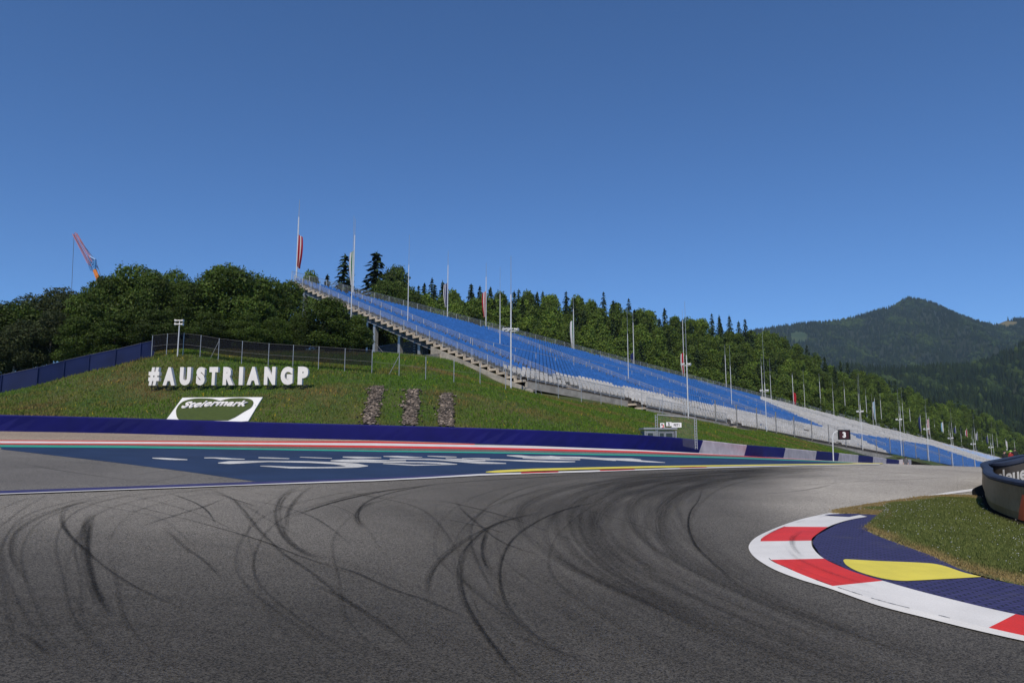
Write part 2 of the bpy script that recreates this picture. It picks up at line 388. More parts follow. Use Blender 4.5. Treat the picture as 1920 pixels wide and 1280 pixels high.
# ------------------------------------------------------------------ ground sheets
def sheet(name, xs, ys, fld, keep, mats, kind='structure', dz=0.0, smooth=True, label=None, cat=None, allc=False, colf=None):
    X, Y = np.meshgrid(xs, ys); Z = fld.many(X, Y)+dz
    nx, ny = len(xs), len(ys); K = keep(X, Y)
    idx = np.arange(nx*ny).reshape(ny, nx)
    cell = (K[:-1, :-1] & K[1:, :-1] & K[:-1, 1:] & K[1:, 1:]) if allc else (K[:-1, :-1] | K[1:, :-1] | K[:-1, 1:] | K[1:, 1:])
    a = idx[:-1, :-1][cell]; b = idx[:-1, 1:][cell]; c = idx[1:, 1:][cell]; d = idx[1:, :-1][cell]
    faces = np.stack([a, b, c, d], 1)
    used = np.unique(faces); rem = np.full(nx*ny, -1); rem[used] = np.arange(len(used))
    V = np.stack([X.ravel(), Y.ravel(), Z.ravel()], 1)[used]
    me = bpy.data.meshes.new(name); me.from_pydata(V.tolist(), [], rem[faces].tolist()); me.materials.append(mats)
    me.polygons.foreach_set('use_smooth', [smooth]*len(me.polygons)); me.update()
    if colf is not None:
        c = colf(V); ca = me.color_attributes.new('col', 'FLOAT_COLOR', 'POINT'); ca.data.foreach_set('color', np.stack([c, c*.985, c*.96, np.ones(len(c))], 1).ravel().astype(np.float32))
    o = bpy.data.objects.new(name, me); COL.objects.link(o); tag(o, label, cat, kind=kind); return o
def smst(x, a, b):
    t = np.clip((x-a)/(b-a), 0, 1); return t*t*(3-2*t)
def wear_vignette(V):      # worn and pale tarmac from place to place, plus a painted foreground vignette
    dz = V[:, 2]-CAMZ; d = np.maximum(V[:, 1]*CT+dz*ST, .4); PX = 960+F*V[:, 0]/d; PY = 640-F*(-V[:, 1]*ST+dz*CT)/d
    nz = np.array([mnoise.noise((x*.25, y*.25, 1.7)) for x, y in V[:, :2]])
    c = np.ones(len(V))*1.12
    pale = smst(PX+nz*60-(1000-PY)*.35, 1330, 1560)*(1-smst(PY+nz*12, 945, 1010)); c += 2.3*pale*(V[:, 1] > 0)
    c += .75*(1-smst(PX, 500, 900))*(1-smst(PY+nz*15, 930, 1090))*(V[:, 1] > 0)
    c *= 1-.5*smst(4.6+V[:, 1]*0-V[:, 1]+nz, -7.5, .6)  # vignette painted into the colour: tarmac darkens towards the camera
    return c
xs = np.concatenate([np.arange(-120, -40, 4), np.arange(-40, 60, .6), np.arange(60, 240, 4)])
ys = np.concatenate([np.arange(-30, 0, 2), np.arange(0, 62, .6), np.arange(62, 220, 2.5)])
tag(sheet('track', xs, ys, P, lambda X, Y: Y < ywall(X)+.25, M['asphalt'], colf=wear_vignette, label='grey asphalt race track with dark tyre marks', cat='race track'))
xs = np.concatenate([np.arange(-160, -60, 5), np.arange(-60, 80, .8), np.arange(80, 460, 5)])
ys = np.concatenate([np.arange(34, 80, .7), np.arange(80, 480, 4)])
tag(sheet('grass_bank', xs, ys, Bf, lambda X, Y: Y > ywall(X)+.12, M['grass_ground'], allc=True, label='sloping grass bank behind the blue barrier', cat='bank'))
g = MB(); R = 9000
g.v = [(0, 0, -45)]+[(R*math.cos(2*PI*k/48), R*math.sin(2*PI*k/48), -45) for k in range(48)]
g.f = [(0, 1+k, 1+(k+1) % 48) for k in range(48)]; g.m = [0]*48
tag(g.build('ground', M['forest_floor']), 'dark valley floor out to the horizon', 'ground', kind='structure')

# ------------------------------------------------------------------ draped strips given as two pixel edges
def resample(pl, n, smooth=False):
    p = np.array(pl, float)
    if smooth and len(p) > 2: p = catmull(p, max(60, 12*len(p)))
    d = np.concatenate([[0], np.cumsum(np.linalg.norm(np.diff(p, axis=0), axis=1))]); t = np.linspace(0, d[-1], n)
    return np.stack([np.interp(t, d, p[:, i]) for i in range(p.shape[1])], 1)
def strip_mb(top, bot, n=60, m=4, dz=.012, fld=None, prof=None, smooth=False, mi=0, mb=None):
    fld = fld or P; mb = mb or MB()
    a = hits(resample(top, n, smooth), fld); b = hits(resample(bot, n, smooth), fld); k = min(len(a), len(b)); a, b = a[:k], b[:k]
    rows = []
    for j in range(m+1):
        f = j/m; q = a*(1-f)+b*f; z = fld.many(q[:, 0], q[:, 1])+dz+(prof(f) if prof else 0)
        rows.append([(q[i, 0], q[i, 1], z[i]) for i in range(k)])
    mb.grid(rows, mi); return mb
def flip_up(ob):
    me = ob.data; bm = bmesh.new(); bm.from_mesh(me)
    for f in bm.faces:
        f.normal_update()
        if f.normal.z < 0: f.normal_flip()
    bm.to_mesh(me); bm.free(); return ob
def paint(name, top, bot, m, label, n=80, mm=4, dz=.012, smooth=False, prof=None, cat='road marking', fld=None, kind='structure'):
    o = flip_up(strip_mb(top, bot, n, mm, dz, fld, prof, smooth).build(name, m)); tag(o, label, cat, kind=kind); return o

# pale run-off apron left of the track, tan verge by the wall, painted run-off
lineP = [(-60, 930.5), (0, 928.5), (250, 919), (480, 910.5), (600, 906.5), (700, 903), (800, 898), (900, 892.5), (1000, 889), (1100, 886), (1200, 882.3), (1300, 879), (1380, 877), (1500, 874), (1600, 872.2), (1655, 871.3)]
paint('pale_runoff', [(-60, 838), (0, 842), (200, 865), (350, 884), (500, 905)], [(-60, 930), (0, 928), (150, 922.5), (300, 917), (505, 909)], M['asphalt2'], 'pale worn asphalt run-off left of the painted area', 60, 12, .006, cat='run-off')
paint('gravel_verge', [(-60, 806.5), (0, 808), (240, 812.8), (480, 819.8), (700, 825.4), (900, 831)], [(-60, 825), (0, 826), (240, 827), (480, 828), (700, 828.5), (900, 832)], M['tan'], 'tan gravel verge between the blue wall and kerb', 60, 5, .01, cat='verge')
K1 = [(-60, 825), (0, 825.5), (240, 826.5), (480, 827.3), (700, 827.3), (890, 832.3), (1000, 835.3), (1195, 843), (1310, 849), (1390, 853.5), (1470, 858.3), (1540, 862.6)]
K2 = [(-60, 826.6), (0, 827.2), (240, 828.3), (480, 830), (700, 830.8), (890, 834.1), (1000, 836.2), (1195, 843.4), (1310, 849.3), (1390, 853.8), (1470, 858.6), (1540, 862.8)]
K3 = [(-60, 830.5), (0, 831), (240, 832), (480, 833.3), (700, 835.5), (890, 838.5), (1000, 840.8), (1195, 846), (1310, 850.5), (1390, 854.4), (1470, 859), (1540, 863.1)]
K4 = [(-60, 832.3), (0, 833), (240, 834), (480, 836), (700, 839.5), (890, 842.3), (1000, 844.6), (1195, 849), (1310, 852.2), (1390, 855.6), (1470, 859.9), (1540, 863.5)]
K5 = [(-60, 834.6), (0, 835.2), (240, 836.6), (480, 840.8), (700, 844.8), (890, 847.2), (1000, 849), (1195, 852.5), (1310, 856), (1390, 858.4), (1470, 861.6), (1540, 864.3), (1600, 867.3)]
K6 = [(-60, 838), (0, 838.5), (240, 840), (480, 843.4), (700, 847.2), (890, 849.6), (1000, 851.2), (1195, 854.8), (1310, 858), (1390, 860.2), (1470, 863), (1540, 865.4), (1600, 868)]
paint('kerb_red_line', K1[:6], K2[:6], M['red_paint'], 'thin red outer line of the far kerb', 100, 2, .016)
paint('kerb_white_line', K2, K3, M['white_paint'], 'long white stripe of the far kerb', 120, 2, .016)
paint('kerb_red_line', K3, K4, M['red_paint'], 'red inner stripe of the far kerb', 120, 2, .016)
paint('worn_strip', K4, K5[:-1], M['asphalt2'], 'grey asphalt strip between the far kerb and green line', 120, 2, .012, cat='run-off')
paint('green_line', K5, K6, M['green_paint'], 'thin green line along the painted run-off', 120, 2, .02)
blue_bot = [(0, 842.2), (200, 865.3), (350, 884.3), (490, 904.5), (600, 901), (700, 897.5), (800, 894), (900, 889.5), (1000, 884), (1100, 881), (1200, 878.3), (1300, 875.5), (1380, 873.8), (1500, 871.5), (1600, 869.8)]
blue_top = [(px, np.interp(px, [a for a, b in K6], [b for a, b in K6])) for px, _ in blue_bot]
def xpaint(name, xs_, top, bot, m, label, mm=6, dz=.012, cat='road marking'):
    t = [(x, np.interp(x, [a for a, b in top], [b for a, b in top])) for x in xs_]; bt = [(x, np.interp(x, [a for a, b in bot], [b for a, b in bot])) for x in xs_]
    a = [hit(*p) for p in t]; b = [hit(*p) for p in bt]; ok = [i for i in range(len(a)) if a[i] is not None and b[i] is not None]
    mb = MB(); rows = []
    for j in range(mm+1):
        f = j/mm; q = np.array([np.array(a[i])*(1-f)+np.array(b[i])*f for i in ok]); z = P.many(q[:, 0], q[:, 1])+dz
        rows.append([(q[k, 0], q[k, 1], z[k]) for k in range(len(q))])
    mb.grid(rows); o = flip_up(mb.build(name, m)); tag(o, label, cat, kind='structure'); return o
xpaint('painted_runoff', list(range(2, 1601, 12)), K6, blue_bot, M['navy_paint'], 'dark navy painted run-off area outside the corner', 24, .012, 'run-off')
pur_top = [(-60, 923), (0, 921.5), (250, 912.5), (480, 904), (600, 900.5), (700, 897), (800, 892), (900, 888.5), (960, 886.5)]
xpaint('purple_line', list(range(-60, 961, 12)), pur_top, lineP, M['purple_paint'], 'dull purple band beside the white track edge line', 3, .02)
line_top = [(x, y-(1.3 if x < 500 else 2.2 if x < 900 else 3.0 if x < 1200 else 2.0 if x < 1400 else 1.2)) for x, y in lineP]
xpaint('edge_line', list(range(-60, 1656, 10)), line_top, lineP, M['white_paint'], 'white track edge line on the outside of the corner', 2, .026)
for a, b in ((977, 1047), (1125, 1190), (1275, 1325)):
    t = [(x, np.interp(x, [p for p, q in line_top], [q for p, q in line_top])) for x in (a, b)]
    xpaint('kerb_block', list(np.linspace(a, b, 8)), line_top, [(p, q-1.2) for p, q in lineP], M['red_paint'], 'flat red block on the white outer edge line', 2, .032)
yel_t = [(911, 885.5), (930, 883), (1000, 879.6), (1100, 877.3), (1200, 875.0), (1300, 873.4), (1380, 872.3), (1500, 870.6), (1600, 869.2), (1655, 868.6)]
yel_b = [(911, 886.5), (930, 887.2), (1000, 884), (1100, 880.8), (1200, 878.3), (1300, 875.8), (1380, 874.4), (1500, 872.2), (1600, 870.6), (1655, 869.8)]
xpaint('yellow_line', list(range(911, 1656, 8)), yel_t, yel_b, M['yellow_paint'], 'long yellow stripe along the outside of the corner', 2, .03)
# white lettering painted on the navy run-off, seen almost edge on
A_ = lambda x, y: (280+x*.25, 840+y*.25)
C_ = lambda x, y: (700+x*.2917, 840+y*.2917)
marks = [
 ([A_(22, 75), A_(100, 75), A_(180, 80), A_(285, 87)], [A_(22, 80), A_(120, 89), A_(200, 92), A_(285, 92)]),
 ([A_(412, 73), A_(490, 72), A_(560, 74), A_(620, 80), A_(715, 84)], [A_(412, 79), A_(480, 79), A_(540, 86), A_(620, 87), A_(715, 88)]),
 ([A_(818, 71), A_(930, 73), A_(1050, 79)], [A_(818, 77), A_(930, 82), A_(1050, 84)]),
 ([A_(1128, 68), A_(1240, 71), A_(1370, 77)], [A_(1128, 72), A_(1240, 78), A_(1370, 81)]),
 ([A_(1450, 66), A_(1560, 66), A_(1740, 72)], [A_(1450, 72), A_(1560, 80), A_(1740, 77)]),
 ([A_(1760, 63), A_(1840, 62), A_(1940, 64)], [A_(1760, 67), A_(1840, 69), A_(1940, 69)]),
 ([C_(65, 53), C_(150, 52), C_(315, 60)], [C_(65, 57), C_(180, 63), C_(315, 62)]),
 ([C_(348, 51), C_(450, 54), C_(535, 57)], [C_(348, 55), C_(430, 60), C_(535, 61)]),
 # first S
 ([A_(515, 112), A_(600, 100), A_(900, 97), A_(1200, 101), A_(1430, 109), A_(1560, 118), A_(1640, 134)],
  [A_(515, 117), A_(600, 122), A_(900, 107), A_(1200, 113), A_(1380, 123), A_(1440, 131), A_(1480, 140)]),
 ([A_(832, 135), A_(900, 135), A_(1050, 142), A_(1250, 145), A_(1400, 143), A_(1480, 138), A_(1640, 133)],
  [A_(832, 140), A_(920, 145), A_(1060, 155), A_(1250, 154), A_(1430, 153), A_(1560, 149), A_(1640, 138)]),
 # round letter
 ([A_(1360, 94), A_(1450, 88), A_(1600, 86), C_(100, 80), C_(210, 81)], [A_(1360, 99), A_(1470, 103), A_(1600, 102), C_(100, 85), C_(210, 86)]),
 ([A_(1360, 95), A_(1480, 99), A_(1700, 102), C_(90, 88), C_(300, 90), C_(450, 95), C_(538, 105)], [A_(1360, 99), A_(1480, 108), A_(1700, 112), C_(90, 96), C_(300, 97), C_(410, 101), C_(440, 105)]),
 ([C_(62, 99), C_(120, 100), C_(260, 108), C_(400, 107), C_(538, 104)], [C_(62, 103), C_(130, 108), C_(260, 115), C_(420, 111), C_(538, 108)]),
 # slanted letters
 ([C_(105, 70), C_(250, 68), C_(360, 70), C_(560, 80), C_(700, 88), C_(853, 98)], [C_(105, 74), C_(250, 76), C_(400, 79), C_(560, 92), C_(680, 103), C_(853, 103)]),
 ([C_(465, 67), C_(560, 70), C_(640, 76), C_(720, 78)], [C_(465, 71), C_(540, 77), C_(620, 83), C_(720, 84)]),
 ([C_(570, 66), C_(660, 65), C_(750, 67)], [C_(570, 70), C_(660, 70), C_(750, 71)]),
 ([C_(640, 74), C_(800, 73), C_(1000, 79), C_(1150, 84), C_(1298, 87)], [C_(640, 79), C_(800, 80), C_(1000, 89), C_(1180, 94), C_(1298, 91)]),
 # horses / ragged emblem
 ([C_(858, 47), C_(940, 47), C_(1020, 54), C_(1130, 53), C_(1200, 60)], [C_(858, 51), C_(930, 60), C_(1000, 66), C_(1120, 72), C_(1200, 68)]),
 ([C_(960, 62), C_(1060, 60), C_(1200, 66), C_(1330, 72)], [C_(960, 67), C_(1060, 73), C_(1200, 76), C_(1330, 79)]),
 ([C_(1135, 51), C_(1180, 55), C_(1320, 57), C_(1440, 62), C_(1560, 71)], [C_(1135, 56), C_(1180, 63), C_(1320, 68), C_(1450, 76), C_(1560, 84)]),
 ([C_(1430, 64), C_(1560, 66), C_(1660, 67), C_(1720, 74)], [C_(1430, 70), C_(1550, 76), C_(1640, 79), C_(1720, 79)]),
 ([C_(1560, 76), C_(1700, 78), C_(1800, 86), C_(1875, 93)], [C_(1560, 80), C_(1690, 88), C_(1790, 93), C_(1875, 96)]),
]
mb = MB()
for a, b in marks: strip_mb(a, b, 40, 2, .02, None, None, False, 0, mb)
tag(flip_up(mb.build('painted_lettering', M['worn_white'])), 'stretched white lettering painted on the navy run-off', 'road marking', kind='structure')

# inside kerb of the corner
Z3 = lambda x, y: (1380+.2969*x, 900+.2969*y)
k_out = [Z3(660, 198), Z3(560, 215), Z3(400, 252), Z3(250, 305), Z3(130, 362), Z3(82, 415), Z3(95, 465), Z3(150, 515), Z3(250, 572), Z3(400, 630), Z3(600, 692), Z3(900, 797), Z3(1200, 875), Z3(1500, 950), Z3(1819, 1022), Z3(2300, 1125)]
k_mid = [Z3(690, 206), Z3(580, 232), Z3(440, 263), Z3(300, 305), Z3(185, 362), Z3(155, 397), Z3(165, 450), Z3(218, 518), Z3(330, 572), Z3(450, 624), Z3(605, 682), Z3(910, 780), Z3(1210, 857), Z3(1500, 929), Z3(1819, 1002), Z3(2300, 1102)]
k_in = [Z3(830, 246), Z3(740, 262), Z3(660, 283), Z3(580, 315), Z3(500, 370), Z3(478, 402), Z3(490, 455), Z3(560, 521), Z3(700, 588), Z3(810, 628), Z3(925, 662), Z3(1150, 728), Z3(1450, 806), Z3(1700, 866), Z3(1930, 912), Z3(2400, 1010)]
NK = 360
ko = catmull(k_out, NK); km = catmull(k_mid, NK); ki = catmull(k_in, NK)
GO, GM, GI = hits(ko), hits(km), hits(ki)
kerb = thing('kerb', 'red and white painted kerb along the inside of the corner', 'kerb')
def kerb_piece(name, A, B, i0, i1, mt, za, zb, label=None, bow=0.0, mm=5):
    m_ = MB(); rows = []
    for j in range(mm+1):
        f = j/mm; q = A[i0:i1]*(1-f)+B[i0:i1]*f
        z = P.many(q[:, 0], q[:, 1])+za*(1-f)+zb*f
        rows.append([(q[k, 0], q[k, 1], z[k]) for k in range(len(q))])
    m_.grid(rows); o = flip_up(m_.build(name, mt, kerb))
    if label: o['label'] = label
kerb_piece('edge_band', GO, GM, 0, NK, M['white_paint'], .012, .03)
u_ = lambda v: int(v/15*(NK-1))
cuts = [0, u_(3.0), u_(5.05), u_(7.0), u_(10.05), u_(13.35), NK-1]
for k in range(6):
    red = k % 2 == 1
    kerb_piece('red_block' if red else 'white_block', GM, GI, cuts[k], cuts[k+1]+1, M['red_paint'] if red else M['white_paint'], .03, .052)
mb = MB(); i = 4
while i < NK-8:
    n_ = random.randint(3, 14)
    if random.random() < .55:
        for k in range(i, min(i+n_, NK-2)):
            a, b = GM[k], GM[k+1]; w_ = random.uniform(.004, .011); d = (GI[k]-GM[k]); d = d/np.linalg.norm(d)*w_; z = P.many(np.array([a[0], b[0]]), np.array([a[1], b[1]]))+.0345
            mb.quad((a[0], a[1], z[0]), (b[0], b[1], z[1]), (b[0]+d[0], b[1]+d[1], z[1]+.0012), (a[0]+d[0], a[1]+d[1], z[0]+.0012))
    i += n_
flip_up(mb.build('joint', M['black'], kerb))
# navy paver apron and yellow block
ap_out = [Z3(562, 231), Z3(640, 226), Z3(760, 224), Z3(1000, 238), Z3(900, 290), Z3(805, 325), Z3(900, 372), Z3(1050, 427), Z3(1250, 502), Z3(1400, 577), Z3(1550, 637), Z3(1819, 692), Z3(2400, 800)]
ap_in = [Z3(562, 233), Z3(640, 240), Z3(760, 250), Z3(740, 264), Z3(640, 292), Z3(510, 365), Z3(480, 410), Z3(545, 510), Z3(760, 612), Z3(1000, 690), Z3(1300, 770), Z3(1700, 868), Z3(2500, 1035)]
paint('apron', ap_out, ap_in, M['paver'], 'navy blue paver apron behind the red and white kerb', 140, 10, .045, cat='apron')
ye_t = [Z3(680, 528), Z3(690, 523), Z3(740, 525), Z3(900, 534), Z3(1080, 541), Z3(1200, 547), Z3(1270, 555), Z3(1340, 573), Z3(1440, 608), Z3(1548, 635)]
ye_b = [Z3(680, 535), Z3(700, 562), Z3(760, 597), Z3(850, 628), Z3(950, 652), Z3(1050, 663), Z3(1150, 660), Z3(1280, 653), Z3(1420, 645), Z3(1548, 637)]
paint('yellow_block', ye_t, ye_b, M['yellow_paint'], 'bright yellow painted block on the navy apron', 80, 8, .051, smooth=True)
# white line on the inside of the exit straight
il_t = [(1560, 961.5), (1600, 953.5), (1677, 939.5), (1730, 931), (1780, 922.8), (1835, 914.8), (1860, 911)]
il_b = [(1560, 963.5), (1600, 955.5), (1677, 941.5), (1730, 933.6), (1780, 926.6), (1835, 919.6), (1860, 916)]
paint('edge_line', il_t, il_b, M['white_paint'], 'white edge line leading from the kerb to the dark barrier', 60, 2, .015)
# grass island
is_t = [Z3(650, 200), Z3(700, 188), Z3(850, 160), Z3(1000, 138), Z3(1180, 110), Z3(1330, 98), Z3(1470, 100), Z3(1700, 130), Z3(2300, 230)]
is_b = [Z3(652, 220), Z3(760, 226), Z3(1002, 240), Z3(900, 292), Z3(802, 326), Z3(1050, 428), Z3(1400, 578), Z3(1819, 693), Z3(2400, 800)]
island = paint('grass_island', is_t, is_b, M['island_soil'], 'grass island with dry yellow edges inside the corner', 160, 14, .036, cat='grass verge')

# ------------------------------------------------------------------ tyre marks
def track_marks(specs, name, mt, label):
    V = []; Fc = []; UV = []; FA = []
    for pts, w, st_, dz in specs:
        c = resample(catmull(pts, 60), 46); g_ = hits(c)
        if len(g_) < 3: continue
        tang = np.gradient(g_, axis=0); tang /= np.linalg.norm(tang, axis=1)[:, None]+1e-9
        nrm = np.stack([-tang[:, 1], tang[:, 0]], 1)
        dist = g_[:, 1]
        wd = np.maximum(w*1.35/1413.0*dist, .06)*np.ones(len(g_))
        arc = np.concatenate([[0], np.cumsum(np.linalg.norm(np.diff(g_, axis=0), axis=1))])
        n = len(g_); base = len(V); u0 = random.random()*50
        for j in range(3):
            off = (j/2-.5)*wd; q = g_+nrm*off[:, None]; z = P.many(q[:, 0], q[:, 1])+dz
            for i in range(n):
                V.append((q[i, 0], q[i, 1], z[i])); UV.append((arc[i]+u0, j/2))
                e = min(i, n-1-i)/(n*.2); FA.append(st_*min(1, e))
        for j in range(2):
            for i in range(n-1):
                Fc.append((base+j*n+i, base+j*n+i+1, base+(j+1)*n+i+1, base+(j+1)*n+i))
    me = bpy.data.meshes.new(name); me.from_pydata(V, [], Fc); me.materials.append(mt)
    uvl = me.uv_layers.new(name='UVMap'); li = np.empty(len(me.loops), np.int32); me.loops.foreach_get('vertex_index', li)
    uvl.data.foreach_set('uv', np.array(UV)[li].ravel())
    fa = me.attributes.new('fade', 'FLOAT', 'POINT'); fa.data.foreach_set('value', FA)
    me.update(); o = bpy.data.objects.new(name, me); COL.objects.link(o)
    flip_up(o); tag(o, label, 'tyre marks', kind='stuff'); return o
L4 = lambda *p: [(x*.3646, 880+y*.3646) for x, y in p]
L5 = lambda *p: [(600+x*.4167, 860+y*.4167) for x, y in p]
sk = []
def S(pts, w, a=.8): sk.append((pts, w, a, .0065+.00012*len(sk)))
S(L4((520, 145), (350, 190), (180, 255), (80, 330), (60, 420), (90, 500), (150, 590)), 12, .6)
S(L4((420, 165), (345, 195), (318, 250), (350, 330), (430, 410), (520, 490), (650, 580), (800, 655), (950, 720)), 9, .75)
S(L4((478, 205), (450, 290), (440, 400), (455, 520), (495, 640), (570, 770)), 17, 1.0)
S(L4((520, 145), (800, 215), (1100, 295), (1350, 370), (1500, 430), (1700, 500), (1900, 570)), 5, .8)
S(L4((1180, 138), (1050, 190), (870, 245), (700, 300)), 8, .6)
S(L4((860, 118), (1000, 170), (1070, 220), (1110, 290)), 5, .7)
S(L4((1060, 95), (1180, 145), (1240, 200), (1330, 310), (1450, 430), (1600, 530), (1750, 650), (1900, 760)), 9, .7)
S(L4((1530, 85), (1450, 150), (1425, 230), (1450, 320), (1520, 400), (1650, 470)), 13, .75)
S(L4((1600, 85), (1520, 160), (1480, 230), (1470, 340)), 9, .6)
S(L4((2100, 90), (1920, 122), (1750, 160), (1600, 205), (1490, 250)), 8, 1.0)
S(L4((100, 840), (160, 880), (260, 960)), 9, .8)
S(L4((-20, 310), (120, 200), (260, 125)), 6, .5); S(L4((-20, 215), (80, 170), (180, 138)), 5, .5)
S(L4((830, 290), (950, 400), (1050, 470), (1150, 570)), 9, .6); S(L4((1180, 145), (1320, 192)), 6, .7)
S(L4((1940, 160), (1850, 205), (1835, 260), (1875, 310)), 9, .6)
S(L5((0, 205), (150, 165), (330, 140), (480, 120), (700, 100), (1000, 82), (1300, 62)), 6, 1.0)
S(L5((520, 115), (330, 150), (210, 195), (168, 250), (190, 310)), 7, .9)
S(L5((1000, 240), (870, 270), (760, 310), (620, 390), (520, 480), (485, 560), (480, 640)), 12, .8)
S(L5((950, 255), (800, 290), (690, 370), (640, 450), (630, 550), (650, 640), (700, 730), (760, 820), (840, 920), (930, 1020)), 11, 1.0)
S(L5((757, 315), (735, 380), (737, 440), (762, 510)), 10, 1.0)
S(L5((1270, 190), (1100, 230), (980, 280), (880, 350), (830, 420), (808, 500), (815, 590), (850, 670), (950, 770)), 7, .95)
S(L5((480, 180), (600, 200), (800, 250), (960, 290)), 4, .8); S(L5((550, 270), (700, 300), (850, 340)), 4, .7)
S(L5((600, 170), (640, 230), (720, 300), (830, 380), (1000, 440)), 7, .7)
S(L5((1725, 120), (1700, 190), (1665, 240), (1658, 310), (1690, 390), (1760, 460), (1900, 590)), 4, 1.0)
S(L5((0, 465), (150, 510), (330, 590), (480, 640), (660, 720)), 6, .75)
S(L5((-40, 560), (120, 640), (300, 760), (420, 860)), 12, .5)
S(L5((840, 780), (1000, 840), (1200, 910)), 8, .5)
S([(1820, 894), (1700, 899), (1600, 903), (1480, 912)], 3, .9); S([(1760, 884), (1560, 892), (1400, 898)], 3, .7); S([(1565, 897), (1560, 908), (1500, 920), (1410, 928)], 4, .8)
S([(1500, 876), (1350, 882), (1200, 890), (1080, 898)], 6, .7); S([(1640, 876), (1480, 880), (1300, 889), (1150, 902)], 6, .8)
S([(0, 862), (150, 888), (300, 905), (470, 909)], 4, .8); S([(60, 860), (200, 872), (330, 880)], 3, .6); S([(0, 880), (120, 874), (240, 876)], 3, .5); S([(230, 897), (300, 884), (355, 886)], 3, .6); S([(280, 905), (340, 893), (360, 886)], 3, .6); S([(40, 850), (180, 858), (260, 868)], 2.5, .6)
for k in range(17):   # long faint arcs left by other cars
    o = random.uniform(-760, 330); q = random.uniform(-10, 25); b = random.uniform(-60, 60)
    S([(1020+o*.75+b, 898+q), (900+o*.9, 912+q), (790+o, 945+q*1.5), (735+o, 1000+q*2), (745+o, 1070+q*2), (830+o*1.05-b, 1165+q*2), (960+o*1.1-b, 1275)], random.uniform(4, 9), random.uniform(.15, .42))
for k in range(9):
    x0 = random.uniform(0, 900); y0 = random.uniform(912, 935); dx = random.uniform(200, 520)
    S([(x0, y0), (x0+dx*.4, y0+random.uniform(8, 22)), (x0+dx*.75, y0+random.uniform(40, 70)), (x0+dx, y0+random.uniform(90, 150))], random.uniform(3, 7), random.uniform(.25, .5))
track_marks(sk, 'tyre_marks', M['skid'], 'dark curved tyre marks across the grey track')
ks = []
for k in range(9):
    i0 = random.randint(60, 200); L_ = random.randint(40, 110); f_ = random.uniform(.0, .75); seg = [(GM_*(1-f_)+GI_*f_) for GM_, GI_ in zip(km[i0:i0+L_:8], ki[i0:i0+L_:8])]
    if len(seg) > 4: ks.append(([tuple(q) for q in seg], random.uniform(5, 14), random.uniform(.12, .3), .058+.0004*k))
rb = []
def RB(pts, w, a): rb.append((pts, w, a, .0045+.0002*len(rb)))
RB([(1640, 872.5), (1450, 884), (1250, 896), (1080, 925), (1010, 975), (1060, 1060), (1220, 1150), (1480, 1260), (1700, 1330)], 330, .62)
RB([(1600, 874), (1400, 888), (1230, 905), (1120, 945), (1110, 1000), (1190, 1080), (1350, 1160), (1560, 1240), (1750, 1310)], 150, .85)
RB([(1500, 876), (1330, 887), (1180, 905), (1090, 940), (1075, 1000), (1150, 1080), (1350, 1180)], 60, .8)
RB([(1480, 885), (1330, 900), (1260, 935), (1270, 985), (1350, 1060), (1500, 1140), (1700, 1215), (1900, 1270)], 90, .7)
for k in range(16):
    o = random.uniform(-150, 200); q = random.uniform(-8, 12)
    RB([(1560+o*.1, 875+q*.2), (1330+o*.5, 889+q*.6), (1180+o*.8, 915+q), (1100+o, 965+q*2), (1150+o, 1040+q*2), (1330+o, 1130+q*2), (1560+o*1.1, 1225+q*3)], random.uniform(8, 28), random.uniform(.4, .8))
RB([(0, 1000), (300, 1010), (600, 1060), (900, 1180), (1100, 1330)], 160, .3)
RB([(500, 905), (650, 930), (800, 990), (950, 1100), (1150, 1290)], 200, .35)
RB([(-300, 1190), (200, 1150), (600, 1200), (1000, 1340)], 420, .5)
track_marks(ks, 'tyre_scuffs', M['skid'], 'faint black tyre scuffs along the painted kerb')
track_marks(rb, 'rubbered_line', M['rubber'], 'broad darkened racing line through the corner')
# ------------------------------------------------------------------ blue and grey barrier along the run-off
wp = catmull(WALL, 420)
wd_ = np.concatenate([[0], np.cumsum(np.linalg.norm(np.diff(wp[:, :2], axis=0), axis=1))])
def wall_at(a):
    return np.array([np.interp(a, wd_, wp[:, i]) for i in range(3)])
def wall_arc(px):
    pp = np.array([proj(*q)[0] for q in wp]); return float(np.interp(px, pp, wd_))
WH = .83
wall = thing('safety_barrier', 'long low safety barrier, deep blue turning to blue and grey blocks', 'barrier')
def wall_piece(a0, a1, name, m, label=None):
    mb = MB(); n = max(4, int((a1-a0)/.8)); rows = []
    prof = [(-.02, -.05, 0), (-.02, WH-.06, 1), (.03, WH, 1.05), (.5, WH, 1.05), (.52, -.05, 0)]
    for k in range(n+1):
        f = k/n; r = []
        for off, h, sl in prof:
            a = a0+(a1-a0)*f+sl*.75
            p = wall_at(a); q = wall_at(a+.3); d = (q-p)[:2]; ln = np.linalg.norm(d)
            if ln < 1e-6: d = np.array([.5, .86]); ln = 1
            d = d/ln; nrm = np.array([-d[1], d[0]])
            r.append((p[0]+nrm[0]*off, p[1]+nrm[1]*off, p[2]+h))
        rows.append(r)
    mb.grid(rows)
    nn = len(prof); mb.f.append(tuple(range(nn))); mb.m.append(0); mb.f.append(tuple(range(n*nn, n*nn+nn))[::-1]); mb.m.append(0)
    o = mb.build(name, m, wall)
    if label: o['label'] = label
wa = [0]+[wall_arc(x) for x in (1309, 1394, 1468, 1528, 1571, 1608, 1636, 1661, 1685)]
wall_piece(wa[0], wa[1], 'blue_panel', M['wall_blue'], 'long plain deep blue stretch')
for i in range(1, 9):
    wall_piece(wa[i], wa[i+1], 'grey_panel' if i % 2 else 'blue_panel', M['wall_grey'] if i % 2 else M['wall_blue'])
